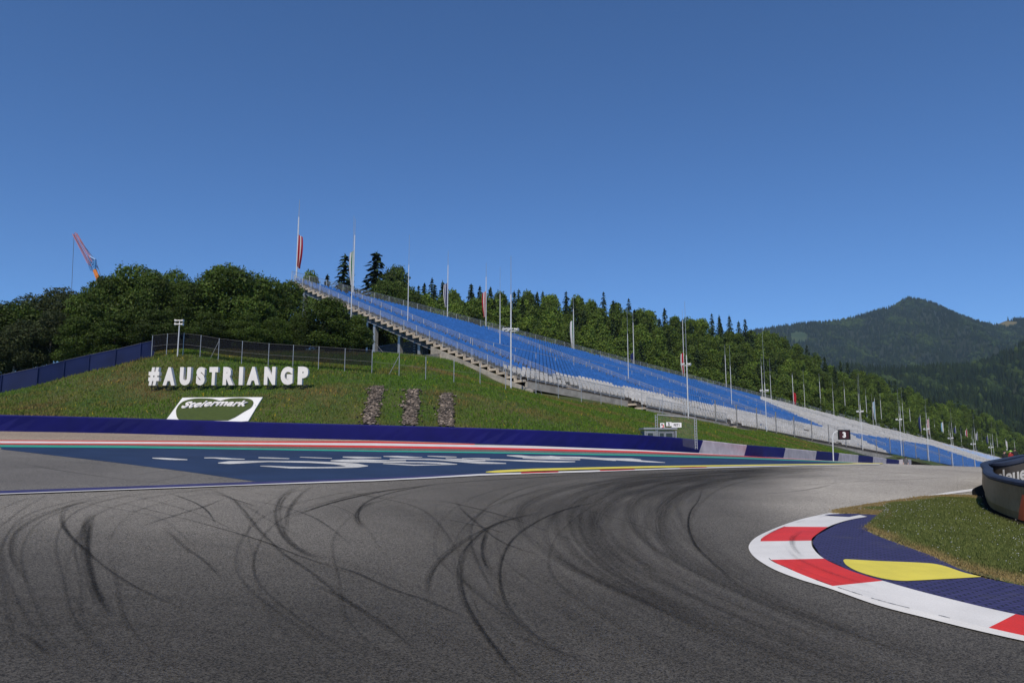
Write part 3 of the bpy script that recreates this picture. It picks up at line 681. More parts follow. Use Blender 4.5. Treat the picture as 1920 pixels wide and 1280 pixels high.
e = wall_at(wd_[-1]); mb = MB(); mb.box((e[0]+2.2, e[1]+3.0, e[2]+.45), 1.2, 6, .8, ((.82, -.57, 0), (.57, .82, 0), (0, 0, 1))); mb.build('end_block', M['wall_grey'], wall)

# ------------------------------------------------------------------ fences on the bank
def fence(name, label, posts, hpx, Ys, screen=None, fld=Bf, r=.027, rails=(1.0,), braces=(), post_m='steel', lo=.0):
    f = thing(name, label, 'fence'); P3 = []
    for (px, py), Y in zip(posts, Ys):
        x = ray(px, py)[0]*Y; z = fld(x, Y); P3.append((x, Y, z))
    for p in P3:
        mb = MB(); mb.bar((p[0], p[1], p[2]-.2), (p[0], p[1], p[2]+hpx), r, n=6); mb.build('post', M[post_m], f)
    for i in braces:
        p = P3[i]; q = P3[max(i-1, 0)] if i else P3[1]
        d = Vector((q[0]-p[0], q[1]-p[1], 0)).normalized()*(.75)
        mb = MB(); mb.bar((p[0]+d[0], p[1]+d[1], fld(p[0]+d[0], p[1]+d[1])), (p[0], p[1], p[2]+hpx*.9), r*.8, n=5); mb.build('brace', M[post_m], f)
    mb = MB()
    for a, b in zip(P3[:-1], P3[1:]):
        for k in rails: mb.bar((a[0], a[1], a[2]+hpx*k), (b[0], b[1], b[2]+hpx*k), .008, n=4)
    mb.build('wire', M['post_grey'], f)
    if screen:
        mb = MB(); rows = [[], []]
        for p in P3: rows[0].append((p[0], p[1]+.06, p[2]+lo)); rows[1].append((p[0], p[1]+.06, p[2]+hpx*.98))
        mb.grid(rows); mb.build('mesh', M[screen], f)
    return f, P3
bf_posts = [(-60, 752), (0, 737), (68, 722), (118, 709), (165, 698), (215, 686), (262, 675), (288, 668)]
fence('screen_fence', 'blue fabric screen fence climbing the bank under the trees', bf_posts, 1.3, [49.5, 51, 52, 53.2, 54.3, 55.3, 56.3, 57], screen='fence_blue', rails=(.98,), post_m='fence_blue')
cp = [(284, 665), (312, 663), (343, 663), (375, 667), (409, 675), (453, 678), (503, 682), (549, 685), (597, 689), (646, 697), (697, 700)]
cY = [56.6, 56.6, 56.6, 56.3, 55.8, 55.6, 55.4, 55.4, 55.2, 54.7, 54.5]
fence('screen_fence', 'dark mesh screen fence on grey posts along the bank crest', cp, 1.72, cY, screen='mesh_dark', rails=(.99, .5), braces=(4,), lo=.55)
dp = [(697, 700), (748, 709), (798, 710), (851, 711), (900, 719), (948, 725)]
fence('wire_fence', 'thin wire fence on slim posts below the steel stand columns', dp, 1.72, [54.6, 54.6, 55, 55.4, 56.4, 58.5], rails=(.99, .5), braces=(1,))
fy = lambda px, o=-3.2: y_line(px, o)
ep = [(1005, 737), (1047, 748), (1090, 753), (1127, 758), (1165, 763), (1204, 768), (1243, 776), (1285, 785)]
fence('wire_fence', 'thin wire fence on slim posts in front of the first stand rows', ep, 1.85, [fy(p[0], -2.9) for p in ep], rails=(.99, .5), braces=(0, 6))
gp = [(1342, 790), (1382, 798), (1420, 806), (1456, 814), (1490, 820), (1523, 827), (1555, 834), (1587, 838), (1617, 842), (1644, 846), (1670, 850), (1695, 854), (1718, 858), (1740, 862), (1762, 865), (1785, 869), (1806, 872), (1828, 876)]
gY = [fy(p[0], -2.9) for p in gp]
fence('debris_fence', 'tall chain link debris fence in front of the white seats', gp, 2.75, gY, screen='mesh_wire', r=.065, rails=(1.0, .66, .33), braces=(), post_m='post_grey')

# ------------------------------------------------------------------ grandstand
def seat_color(px, py):
    low = np.interp(px, [880, 902, 1000, 1115, 1152, 1215, 1250, 1297, 1340, 1412, 1482, 1550], [668, 676, 695, 712, 722, 735, 742, 753, 760, 775, 789, 802])
    up = np.interp(px, [1427, 1550], [749, 802])
    if px < 1551 and py < low and (px < 1427 or py > up): return 0
    a = np.interp(px, [1590, 1663, 1691, 1747, 1837, 1900], [811, 822, 827, 835, 865, 880]); b = np.interp(px, [1590, 1676, 1760], [811, 852, 900])
    if px > 1592 and a < py < b: return 0
    return 1
def srow_tmin(r): return 0 if r >= 0 else (15 if r >= -2 else 31)
SPLIT = 252.0; TEND = 380.0
AIS = [7.5, 33, 62, 96, 135, 175, 215, 252, 292, 335]
def terrace(t0, t1, parent):
    mb = MB(); e3 = (E[0], E[1], SL); ax = (tuple(e3), (Bk[0], Bk[1], 0), (0, 0, 1))
    for r in range(-3, NR):
        a = max(t0, srow_tmin(r)); b = t1
        if a >= b: continue
        seg = np.linspace(a, b, max(2, int((b-a)/60)+2))
        for u, v in zip(seg[:-1], seg[1:]):
            c = (u+v)/2; L = v-u
            p = stf(c, r, -.09, RD/2); mb.box(p, L, RD+.12, .18, ax, 1)
            p = stf(c, r, RH/2-.12, RD+.0); mb.box(p, L, .13, RH+.06, ax, 1)
    # pale saw-tooth end of the steps
    if t0 == 0:
        for r in range(0, NR):
            mb.box(stf(-.1, r, -.09, RD/2), .2, RD+.13, .2, ax, 0); mb.box(stf(-.1, r, RH/2-.06, RD), .2, .2, RH+.1, ax, 0)
        for tt, r0 in ((15, -2), (31, -3)):
            for r in range(r0, r0+2): mb.box(stf(tt-.1, r, -.09, RD/2), .2, RD+.13, .2, ax, 0)
    return mb.build('terrace', [M['step_concrete'], M['dark_tread']], parent)
def seat_geo(mb, t, r, mi):
    e = np.array((E[0], E[1], SL)); b = np.array((Bk[0], Bk[1], 0.)); z = np.array((0, 0, 1.))
    o = np.array(stf(t, r, 0, .62)); i = len(mb.v); w = .2
    prof = [(-.12, .40), (-.12, .46), (.16, .43), (.27, .84), (.31, .84), (.22, .38)]
    for sgn in (-1, 1):
        for q, h in prof: mb.v.append(tuple(o+e*(sgn*w)+b*q+z*h))
    n = 6
    for k in range(n): mb.f.append((i+k, i+n+k, i+n+(k+1) % n, i+(k+1) % n)); mb.m.append(mi)
    mb.f.append(tuple(i+k for k in range(n))); mb.m.append(mi); mb.f.append(tuple(i+n+k for k in range(n))[::-1]); mb.m.append(mi)
def seat_col(o):
    n = len(o.data.vertices)//12; r = rng.normal(1.0, .06, n).clip(.8, 1.2); c = np.repeat(r, 12)
    ca = o.data.color_attributes.new('col', 'FLOAT_COLOR', 'POINT'); ca.data.foreach_set('color', np.stack([c, c, c, np.ones(n*12)], 1).ravel().astype(np.float32))
def seats(t0, t1, parent, pale=False):
    lst = []
    for r in range(-3, NR):
        a = max(t0, srow_tmin(r))+.6
        t = a
        while t < t1-.4:
            if min(abs(t-q) for q in AIS) > 1.05:
                X, Y, Z = stf(t, r, .6, .7); px, py = proj(X, Y, Z)
                if px < 1990:
                    c = seat_color(px, py)
                    if pale:
                        c = 2 if (6 < r < 32 and (r+int(t/2.2)) % 9 != 0) else 1
                        if random.random() < .05: c = 1
                    elif c == 1 and r > 0 and ((r*7+int(t/3.3)) % 11 == 0) and t > 60: t += .52; continue
                    lst.append((Y, t, r, c))
            t += .62
    lst.sort(key=lambda q: q[0])
    mats = [M['seat_blue'], M['seat_white'], M['seat_pale']]
    for Y, t, r, c in lst[:100]:
        mb = MB(); seat_geo(mb, t, r, 0); seat_col(mb.build('seat', mats[c], parent))
    mb = MB()
    for Y, t, r, c in lst[100:]: seat_geo(mb, t, r, c)
    o = mb.build('seats', mats, parent); o['kind'] = 'stuff'; seat_col(o)
def railing(parent, pts, h=1.08, step=2.0, infill=True, name='railing', mesh='mesh_panel'):
    mb = MB(); P_ = np.array(pts, float); d = np.concatenate([[0], np.cumsum(np.linalg.norm(np.diff(P_, axis=0), axis=1))])
    n = max(1, int(d[-1]/step)); pp = [np.array([np.interp(d[-1]*k/n, d, P_[:, i]) for i in range(3)]) for k in range(n+1)]
    for p in pp: mb.box((p[0], p[1], p[2]+h/2), .06, .06, h)
    for a, b in zip(pp[:-1], pp[1:]):
        for k in (1.0, .12): mb.bar((a[0], a[1], a[2]+h*k), (b[0], b[1], b[2]+h*k), .028, n=4, cap=False)
        if infill:
            mb.quad((a[0], a[1], a[2]+.13), (b[0], b[1], b[2]+.13), (b[0], b[1], b[2]+h-.04), (a[0], a[1], a[2]+h-.04), 1)
            L = np.linalg.norm(b-a); q = max(2, int(L/.22))
            for j in range(1, q):
                c = a+(b-a)*j/q; mb.box((c[0], c[1], c[2]+h/2), .014, .014, h-.15)
    return mb.build(name, [M['steel'], M[mesh]], parent)
stand = thing('grandstand', 'huge open grandstand of blue seats with white front rows climbing the hill', 'grandstand')
terrace(0, SPLIT, stand); seats(0, SPLIT, stand)
far = thing('grandstand', 'distant grandstand of pale blue and white seats beyond the main stand', 'grandstand')
terrace(SPLIT, TEND, far); seats(SPLIT, TEND, far, True)
def along(t0, t1, s, dz=0, n=40): return [st(t, s, dz) for t in np.linspace(t0, t1, n)]
railing(stand, along(0, SPLIT, SB+.1), 1.25, 2.6, mesh='mesh_wire'); railing(far, along(SPLIT, TEND, SB+.1), 1.25, 2.6, mesh='mesh_wire')
railing(stand, [stf(-.05, r, 0, .5) for r in range(NR)], 1.05, 2.3)
railing(stand, along(.4, 14.6, .08), 1.02, 2.2); railing(stand, along(15.3, 31, -2*RD+.08, .0), 1.02, 2.2)
for k, q in enumerate(AIS):
    par = stand if q < SPLIT-1 else far
    r0 = 9 if k else 4
    r1 = NR-1
    railing(par, [stf(q+.75, r, 0, .5) for r in range(2, r1)], 1.02, 2.3, infill=(q < 140), mesh='mesh_wire')
    mb = MB()
    e3 = ((E[0], E[1], SL), (Bk[0], Bk[1], 0), (0, 0, 1))
    for r in range(0, NR):
        mb.box(stf(q, r, RH*.25, RD*.75), 1.7, RD*.45, RH*.5, e3); mb.box(stf(q, r, .012, RD*.3), 1.7, RD*.5, .03, e3)
    mb.build('stairs', M['step_concrete'], par)
for t0, t1, r in ((8, 33, 14), (34, 62, 20), (35, 61, 8), (63, 96, 16), (97, 134, 24), (98, 134, 10), (136, 174, 20), (176, 214, 26), (176, 214, 12)):
    railing(stand, [stf(t, r, 0, .15) for t in np.linspace(t0, t1, 10)], .95, 3.2, infill=False, name='guard_rail')
# front beam, raker beams, columns, side wall
ax = ((E[0], E[1], SL), (Bk[0], Bk[1], 0), (0, 0, 1))
mb = MB(); mb.box(st(7.4, -.12, -.42), 14.8, .3, .62, ax); mb.box(st(23, -2*RD-.12, -.42), 16, .3, .62, ax); mb.box(st(31+40, -3*RD-.12, -.42), 80, .3, .6, ax)
mb.box(st(150, -3*RD-.12, -.42), 78, .3, .6, ax)
mb.build('front_beam', M['concrete'], stand)
def ray_beam(t, r0, r1, drop, parent, m='steel_dark', w=.3, hh=.5):
    a = np.array(stf(t, r0, -drop)); b = np.array(stf(t, r1, -drop)); d = b-a; L = np.linalg.norm(d); d /= L
    side = np.array((E[0], E[1], 0)); up = np.cross(d, side); up = up/np.linalg.norm(up)
    mb = MB(); mb.box((a+b)/2, L, w, hh, (tuple(d), tuple(side), tuple(up)))
    for k in (-1, 1): mb.box((a+b)/2+up*k*hh/2, L, w*1.5, .05, (tuple(d), tuple(side), tuple(up)), 1)
    return mb.build('raker_beam', [M[m], M['steel']], parent)
ray_beam(.35, 11.2, 35.9, .75, stand)
for t in (9, 18, 27): ray_beam(t, 12, 35, .8, stand)
for t, r in ((.35, 34.5), (.4, 24.8), (.5, 20.8), (1.0, 17.3), (.8, 14), (9, 33), (9, 24), (18, 33), (18, 24), (27, 33)):
    x, y, z = stf(t, r, -1.0); g = Bf(x, y); mb = MB()
    mb.box((x, y, (z+g-.4)/2), .42, .42, z-g+.4, ((E[0], E[1], 0), (Bk[0], Bk[1], 0), (0, 0, 1))); mb.build('column', M['steel'], stand)
a = stf(.4, 24.8, -1.2); b = stf(.6, 19.2, -1.0); mb = MB(); mb.bar(a, (b[0], b[1], Bf(b[0], b[1])+1), .014, n=5); mb.build('tie_rod', M['steel'], stand)
def side_wall(t, r0, r1, top, parent, name='side_wall', flat_to=None):
    mb = MB(); rows = []
    for sgn in (0, .35):
        r_ = [[], []]
        for r in np.linspace(r0, r1, 14):
            p = stf(t+sgn, r, -top); r_[0].append((p[0], p[1], Bf(p[0], p[1])-.6)); r_[1].append((p[0], p[1], max(p[2], Bf(p[0], p[1])+.1)))
        rows.append(r_)
    mb.grid([rows[0][0], rows[0][1], rows[1][1], rows[1][0]]); return mb.build(name, M['concrete'], parent)
side_wall(-.22, -1, 11.4, .62, stand)
x0, y0, z0 = stf(-.2, 11.4, -.62); mb = MB(); rows = [[], [], [], []]
for f in np.linspace(0, 1, 14):
    px = 838+(702-838)*f; Y = y0+.05+(64.5-y0)*f; q = at(px, 660.5+15.5*f, Y); g_ = Bf(q[0], q[1])
    for j, (oy, zz) in enumerate(((0, g_-.8), (0, q[2]), (.35, q[2]), (.35, g_-.8))): rows[j].append((q[0], q[1]+oy, zz))
mb.grid(rows); mb.build('retaining_wall', M['concrete'], stand)
for t in (6, 11.5, 20, 27):
    x, y, z = stf(t, 1 if t < 15 else -1, -.75); g = Bf(x, y); mb = MB(); mb.box((x, y, (z+g-.4)/2), 1.1, .9, z-g+.4, ((E[0], E[1], 0), (Bk[0], Bk[1], 0), (0, 0, 1))); mb.build('footing', M['concrete'], stand)
# back slope skirt so that nothing is seen through the high rows from the side
sa, sb = np.array(at(703, 681, 86.0)), np.array(at(803, 669, 80.0)); sd_ = sb-sa; sl_ = np.linalg.norm(sd_)
sf = thing('slat_screen', 'dark slatted screen between the steel columns under the stand', 'screen')
mb = MB(); nrm_ = np.array((-sd_[1], sd_[0], 0))/np.hypot(sd_[0], sd_[1])
for k in range(7): mb.box((sa+sb)/2+np.array((0, 0, .12+k*.29)), sl_, .04, .24, (sd_/sl_, nrm_, (0, 0, 1)))
mb.build('slats', M['mesh_glass'], sf)

# ------------------------------------------------------------------ flagpoles, flags, masts
def pole(name, label, cat, base, h, r=.06, whip=0, group=None):
    o = thing(name, label, cat, base, group)
    mb = MB(); mb.bar((0, 0, -.4), (0, 0, h), r, r*.75, n=8); c = mb.build('pole', M['pole_white']); c.parent = o
    if whip > 0:
        mb = MB(); mb.bar((0, 0, h-.05), (0, 0, h+whip), r*.45, r*.25, n=5); c = mb.build('whip', M['steel']); c.parent = o
    return o
def flag(label, base, ztop_, zbot, w, side, cols, seed=0):
    # limp cloth hanging beside the pole
    rr = random.Random(seed); n, m_ = 9, 10; mb = MB(); H = ztop_-zbot
    ph = rr.uniform(0, 6)
    i0 = 0; rows = []
    for j in range(m_+1):
        f = j/m_; row = []
        for k in range(n+1):
            g_ = k/n
            ww = w*(.55+.45*math.sin(PI*min(1, .25+f*.8)))
            row.append((side*(.07+g_*ww), .13*math.sin(g_*9+ph)*(.4+f), H*(1-f)-g_*.5*w-(.25*w*math.sin(g_*PI) if j == m_ else 0)))
        rows.append(row)
    for j in range(m_):
        for k in range(n):
            mi = min(len(cols)-1, int(k/n*len(cols))); mb.quad(rows[j][k], rows[j][k+1], rows[j+1][k+1], rows[j+1][k], mi)
    o = mb.build('flag', [M[c] for c in cols], smooth=True); o.location = (base[0], base[1], zbot); tag(o, label, 'flag'); return o
R_, W_, G_, N_, SKY_ = 'flag_red', 'flag_white', 'flag_green', 'flag_navy', 'flag_sky'
# (px, top py, pole radius, flag spec)
FP = [
 (543, 407, .10, ((R_, W_, R_), 440, 499, 1, 'red white red flag hanging from the pole at the topmost stand corner')),
 (653.5, 441, .09, ((G_, W_), 470, 530, -1, 'green and white flag on the pole before the lone dark spruce')),
 (836, 497, .08, ((N_, W_, N_, W_), 530, 572, -1, 'blue and white striped flag on the stand back rail, left of the centre')),
 (910, 519, .08, ((R_, W_, R_), 546, 591, -1, 'red and white flag on the pole above the curved rail end')),
 (1078, 579, .08, ((G_, W_, W_), 600, 650, -1, 'wide white flag with a green edge against the birches')),
 (1192, 605, .08, ((N_, N_), 661, 677, -1, 'small navy flag hanging low beside the back rail')),
 (1287, 600, .08, ((R_, R_, W_), 661, 699, -1, 'red and white flag hanging behind the tall loudspeaker mast')),
 (1366, 665, .08, None), (1434, 686, .08, None), (1492, 703, .08, ((R_, R_), 735, 757, 1, 'furled dark red flag at the foot of a bare looking pole')), (1543, 715, .08, None), (1589, 729, .08, None), (1629, 742, .08, None),
 (1645, 747, .08, ((SKY_, W_), 752, 784, -1, 'pale sky blue flag against the dark trees')), (1656, 750, .08, None), (1692, 762, .08, None),
 (1710, 767, .08, ((G_, W_), 806, 820, 1, 'pale green flag hung low at the end of the white rows')),
 (1729, 778, .08, ((N_, N_), 781, 808, -1, 'dark navy flag, first of the row beyond the white rows')),
 (1745, 783, .08, ((R_, W_, R_), 785, 812, -1, 'red white red flag beside the dark navy one on the far stand')),
 (1755, 796, .07, None),
 (1771, 791, .08, ((W_, SKY_), 791, 816, -1, 'broad white flag with a pale blue edge, alone on the far stand rail')),
 (1781, 805, .07, None), (1794, 798, .08, ((N_, N_), 800, 823, -1, 'slim navy flag right of the broad white one')), (1803, 812, .07, None),
 (1815, 803, .08, ((R_, R_, W_), 805, 826, -1, 'dark red flag standing out among the far poles')), (1823, 818, .07, None),
 (1834, 809, .08, ((N_, W_, W_), 811, 831, -1, 'narrow white flag with a navy edge on the far stand')),
 (1842, 822, .07, None), (1853, 815, .08, ((N_, N_), 817, 838, -1, 'dull blue flag near the far end of the flag row')), (1861, 828, .07, None), (1870, 820, .08, None),
 (1886, 824, .08, ((W_, W_), 826, 845, 1, 'last white flag at the far end of the row')), (1902, 828, .08, None),
]
NEAR = ['at the topmost stand corner', 'before the lone dark spruce', 'above the upper blue seats', 'at the bend of the back rail', 'against the pale birches', 'beside a small low navy flag', 'behind the tall loudspeaker mast']
kk = 0
for i, (px, pt, r, fl) in enumerate(FP):
    Yb = y_line(px, SB+.5); t = t_front(px, SB+.5); b = st(t, SB+.5, -.3); zt = ztop(px, pt, b[1])
    if i < 7: lab = 'tall white flagpole '+NEAR[i]
    else:
        kk += 1; lab = ('flagpole with a flag' if fl else 'bare flagpole')+f' on the stand back rail, {nice_ord(kk)} right of the loudspeaker mast flag'
    o = pole('flagpole', lab, 'flagpole', b, zt-b[2]-.0, r*1.1, 2.4 if (fl is None or i < 7) else .6, 'flagpoles along the back rail of the stands')
    if fl: flag(fl[4], b, ztop(px, fl[1], b[1]), ztop(px, fl[2], b[1]), .62 if i < 8 else .7, fl[3], fl[0], i)
# slim bare masts that stand in the aisles and in front of the stand
MA = [(651, 405, 560, 12), (760, 440, 604, 20), (937, 500, 640, 18), (1181, 580, 706, 13), (1375, 647, 768, 11), (1450, 672, 751, 24), (1513, 692, 767, 28), (1567, 707, 773, 30), (1615, 705, 790, 24), (1640, 738, 792, 26), (1697, 722, 808, 26), (1741, 745, 818, 27), (1787, 765, 842, 22), (1829, 775, 850, 20), (1862, 790, 850, 28)]
for k, (px, pt, pb, r) in enumerate(MA):
    s_ = r*RD; t = t_front(px, s_); b = st(t, s_, 0); zt = ztop(px, pt, b[1]); h = zt-b[2]
    pole('mast', f'slim bare steel mast standing among the seats, {nice_ord(k+1)} from the left', 'mast', b, h*.66, .055, h*.34, 'slim masts among the seats')
# loudspeaker masts
def horn(mb, c, d, r=.2, L=.42):
    d = Vector(d).normalized(); c = Vector(c); mb.bar(c, c+d*L, r*.35, r, n=10); mb.bar(c-d*.2, c, r*.4, r*.4, n=8)
SPK = [(958, 480, 727, 618, 62.0, 'in front of the lower left stand rows'), (1291, 565, 789, 683, None, 'behind the wire gantry'), (1438, 615, 812, 732, None, 'before the white rows, left of the number board'),
       (1618, 700, 843, 771, None, 'just right of the number board'), (1691, 730, 853, 786, None, 'above the end of the blue and grey barrier'), (1742, 760, 864, 804, None, 'in front of the lower blue block'), (1787, 790, 872, 821, None, 'at the start of the far pale seats'), (1829, 800, 877, 832, None, 'next to the dark curved barrier'), (1862, 812, 880, 838, None, 'behind the curved barrier, beside the people')]
for px, pt, pb, ps, Y, where in SPK:
    Y = Y or fy(px, -3.4); x = ray(px, pb)[0]*Y; g = Bf(x, Y) if px < 1700 else min(Bf(x, Y), ztop(px, pb, Y)); zt = ztop(px, pt, Y); zs = ztop(px, ps, Y); h = zt-g
    o = pole('loudspeaker_mast', 'grey mast with white horn loudspeakers '+where, 'loudspeaker mast', (x, Y, g), (zs-g)+1.0 if px > 1000 else (zs-g)+3, .07 if px < 1400 else .05, max(.3, h-(zs-g)-1.0) if px > 1000 else h-(zs-g)-3, 'loudspeaker masts')
    mb = MB(); bw = .55 if px < 1000 else .4; mb.bar((-bw, 0, zs-g-.12), (bw, 0, zs-g-.12), .04, n=6); c = mb.build('crossbar', M['pole_white']); c.parent = o
    for dx_ in ((-.48, -.03, .42) if px < 1000 else (-.38, .2)):
        mb = MB(); horn(mb, (dx_, 0, zs-g+.05), (-.8, -.6, -.25) if dx_ < 0.1 else (.8, -.6, -.25), .15, .24); c = mb.build('loudspeaker', M['sign_white']); c.parent = o
x = ray(333, 663)[0]*56; g = Bf(x, 56)
o = pole('loudspeaker_mast', 'short grey mast with four cream horn loudspeakers before the dark trees', 'loudspeaker mast', (x, 56, g), ztop(333, 601, 56)-g, .05, 0, 'loudspeaker masts')
for k, (dx_, dz_, sg) in enumerate(((-.12, .0, -1), (.12, 0, 1), (-.12, -.28, -1), (.12, -.28, 1))):
    mb = MB(); zz = ztop(333, 601, 56)-g+dz_; horn(mb, (dx_, -.05, zz), (sg, -.25, -.1), .11, .22); c = mb.build('loudspeaker', M['letter']); c.parent = o

# ------------------------------------------------------------------ white letters on the bank
def text_mesh(ch, bold=.03, ext=.1, bev=0.0, shear=0.0, res=4):
    cu = bpy.data.curves.new('t', 'FONT'); cu.body = ch; cu.size = 1; cu.offset = bold; cu.extrude = ext; cu.resolution_u = res; cu.shear = shear
    ob = bpy.data.objects.new('t', cu); COL.objects.link(ob)
    bpy.context.view_layer.update()
    me = bpy.data.meshes.new_from_object(ob.evaluated_get(bpy.context.evaluated_depsgraph_get()))
    bpy.data.objects.remove(ob); bpy.data.curves.remove(cu)
    v = np.empty(len(me.vertices)*3); me.vertices.foreach_get('co', v); return me, v.reshape(-1, 3)
LET = [('#', 279.7, 301.5, 'hash sign, first of the white letters on the bank'), ('A', 307, 331.5, 'white letter A standing between hash sign and U'), ('U', 338, 360.5, 'white letter U on the bank'), ('S', 369, 387, 'white letter S on the bank'), ('T', 393, 411, 'white letter T on the bank'), ('R', 419, 440.5, 'white letter R on the bank'),
       ('I', 449, 458, 'white letter I on the bank'), ('A', 464, 488.5, 'white letter A standing between I and N'), ('N', 496, 518.5, 'white letter N on the bank'), ('G', 527, 550.8, 'white letter G on the bank'), ('P', 559, 579.5, 'white letter P, last of the letters on the bank')]
for k, (ch, x0, x1, lab) in enumerate(LET):
    f = k/10; pt = 688.8-f*1.3; pb = 722.8-f*1.4; Y = 48.6+.2*f
    a = at(x0, pb, Y); b = at(x1, pt, Y); w = b[0]-a[0]; h = b[2]-a[2]
    cx = (a[0]+b[0])/2; g = Bf(cx, Y)
    o = thing('letter', lab, 'letter', (cx, Y, g), 'letters of the hashtag sign on the bank')
    me, v = text_mesh(ch, .075 if ch not in 'I#' else .05, .5)
    mn, mx = v.min(0), v.max(0); sc = (w/(mx[0]-mn[0]), .34, h/(mx[1]-mn[1]))
    vv = np.stack([(v[:, 0]-(mn[0]+mx[0])/2)*sc[0], -v[:, 2]*.34/1.0+.0, (v[:, 1]-mn[1])*sc[2]+(a[2]-g)], 1)
    me.vertices.foreach_set('co', vv.ravel()); me.materials.clear(); me.materials.append(M['letter']); me.materials.append(M['letter_side']); me.update()
    for p in me.polygons: p.material_index = 0; p.use_smooth = False
    me.name = 'letter_body'; c = bpy.data.objects.new('letter_body', me); COL.objects.link(c); c.parent = o
    gap = a[2]-g
    for dx_ in ((-w*.28, w*.28) if w > .4 else (0,)):
        mb = MB(); mb.bar((dx_, .06, -.2), (dx_, .06, gap+.04), .03, n=6); mb.build('leg', M['black']).parent = o
    mb = MB(); mb.box((0, .04, gap-.07), w*.85, .08, .05); mb.box((0, .04, .06), w*.4, .3, .06); mb.build('base_frame', M['black']).parent = o

# heart shaped sign board lying on the bank
cor = {k: hit(*p, Bf, 41.6, 60) for k, p in {'tl': (342, 748.3), 'tr': (492.5, 747.3), 'br': (466, 790.5), 'bl': (305, 788.5)}.items()}
C2 = {k: np.array(v) for k, v in cor.items()}
def onboard(u, v, h=0):
    q = (C2['tl']*(1-u)+C2['tr']*u)*(1-v)+(C2['bl']*(1-u)+C2['br']*u)*v
    return (q[0], q[1], Bf(q[0], q[1])+h)
def px2uv(px, py):
    h = np.array(hit(px, py, Bf, 41.2, 60)); u = v = .5
    for _ in range(12):
        q = np.array(onboard(u, v)[:2])-h
        du = (C2['tr']-C2['tl'])*(1-v)+(C2['br']-C2['bl'])*v; dv = (C2['bl']-C2['tl'])*(1-u)+(C2['br']-C2['tr'])*u
        s_ = np.linalg.solve(np.stack([du, dv], 1), -q); u += s_[0]; v += s_[1]
    return u, v
sign = thing('heart_sign', 'white sign board on the bank with a green heart and white script', 'sign')
mb = MB(); rows = [[onboard(u, v, .10) for u in np.linspace(0, 1, 25)] for v in np.linspace(0, 1.04, 14)]; mb.grid(rows)
edge = [rows[0], [(p[0], p[1], p[2]-.14) for p in rows[0]]]; mb.grid(edge)
for c_ in (0, -1): mb.grid([[r[c_] for r in rows], [(r[c_][0], r[c_][1], r[c_][2]-.14) for r in rows]])
mb.build('board', M['sign_white'], sign)
H_ = lambda x, y: (320+.09375*x, 735+.0938*y)
hp = [H_(985, 216), H_(900, 190), H_(800, 172), H_(620, 164), H_(480, 170), H_(360, 190), H_(250, 228), H_(160, 300), H_(110, 390), H_(105, 460), H_(118, 530), H_(150, 580), H_(200, 604)]
hq = [H_(985, 216), H_(1080, 190), H_(1180, 170), H_(1300, 160), H_(1440, 160), H_(1570, 178), H_(1640, 215), H_(1650, 270), H_(1600, 350), H_(1450, 440), H_(1290, 540), H_(1140, 606)]
la = resample([px2uv(*p) for p in hp], 60, True); lb = resample([px2uv(*p) for p in hq], 60, True)
lc = resample([px2uv(*H_(985, 216)), px2uv(*H_(820, 420)), px2uv(*H_(670, 606))], 60)
mb = MB()
for side in (la, lb):
    rows = []
    for j in range(9):
        f = j/8; rows.append([onboard(*(side[i]*(1-f)+lc[i]*f), .135) for i in range(60)])
    mb.grid(rows)
mb.build('heart', M['turf'], sign)
sx0 = [H_(285, 300), H_(985, 255), H_(1560, 265)]
me, v = text_mesh('Steiermark', .02, .03, shear=.3)
mn, mx = v.min(0), v.max(0); u_a = px2uv(*H_(290, 250)); u_b = px2uv(*H_(1560, 250))
vv = np.empty_like(v); vt = px2uv(*H_(900, 205))[1]; vb = px2uv(*H_(900, 305))[1]
for i, p in enumerate(v):
    fx = (p[0]-mn[0])/(mx[0]-mn[0]); fy_ = (p[1]-mn[1])/(mx[1]-mn[1])
    wave = .012*math.sin(fx*9.0)-.03*math.sin(fx*PI)
    u = u_a[0]+(u_b[0]-u_a[0])*fx; w_ = vb+(vt-vb)*fy_+wave+.1
    q = onboard(u, w_, .2+p[2]*1.2); vv[i] = q
me.vertices.foreach_set('co', vv.ravel()); me.materials.clear(); me.materials.append(M['letter']); me.update(); c = bpy.data.objects.new('script', me); COL.objects.link(c); c.parent = sign
mb = MB()
for f in np.linspace(.03, .97, 12):
    u = u_a[0]+(u_b[0]-u_a[0])*f; q = onboard(u, (vt+vb)/2+.1); mb.bar((q[0], q[1], q[2]+.1), (q[0], q[1], q[2]+.19), .02, n=4)
mb.build('script_pins', M['black'], sign)

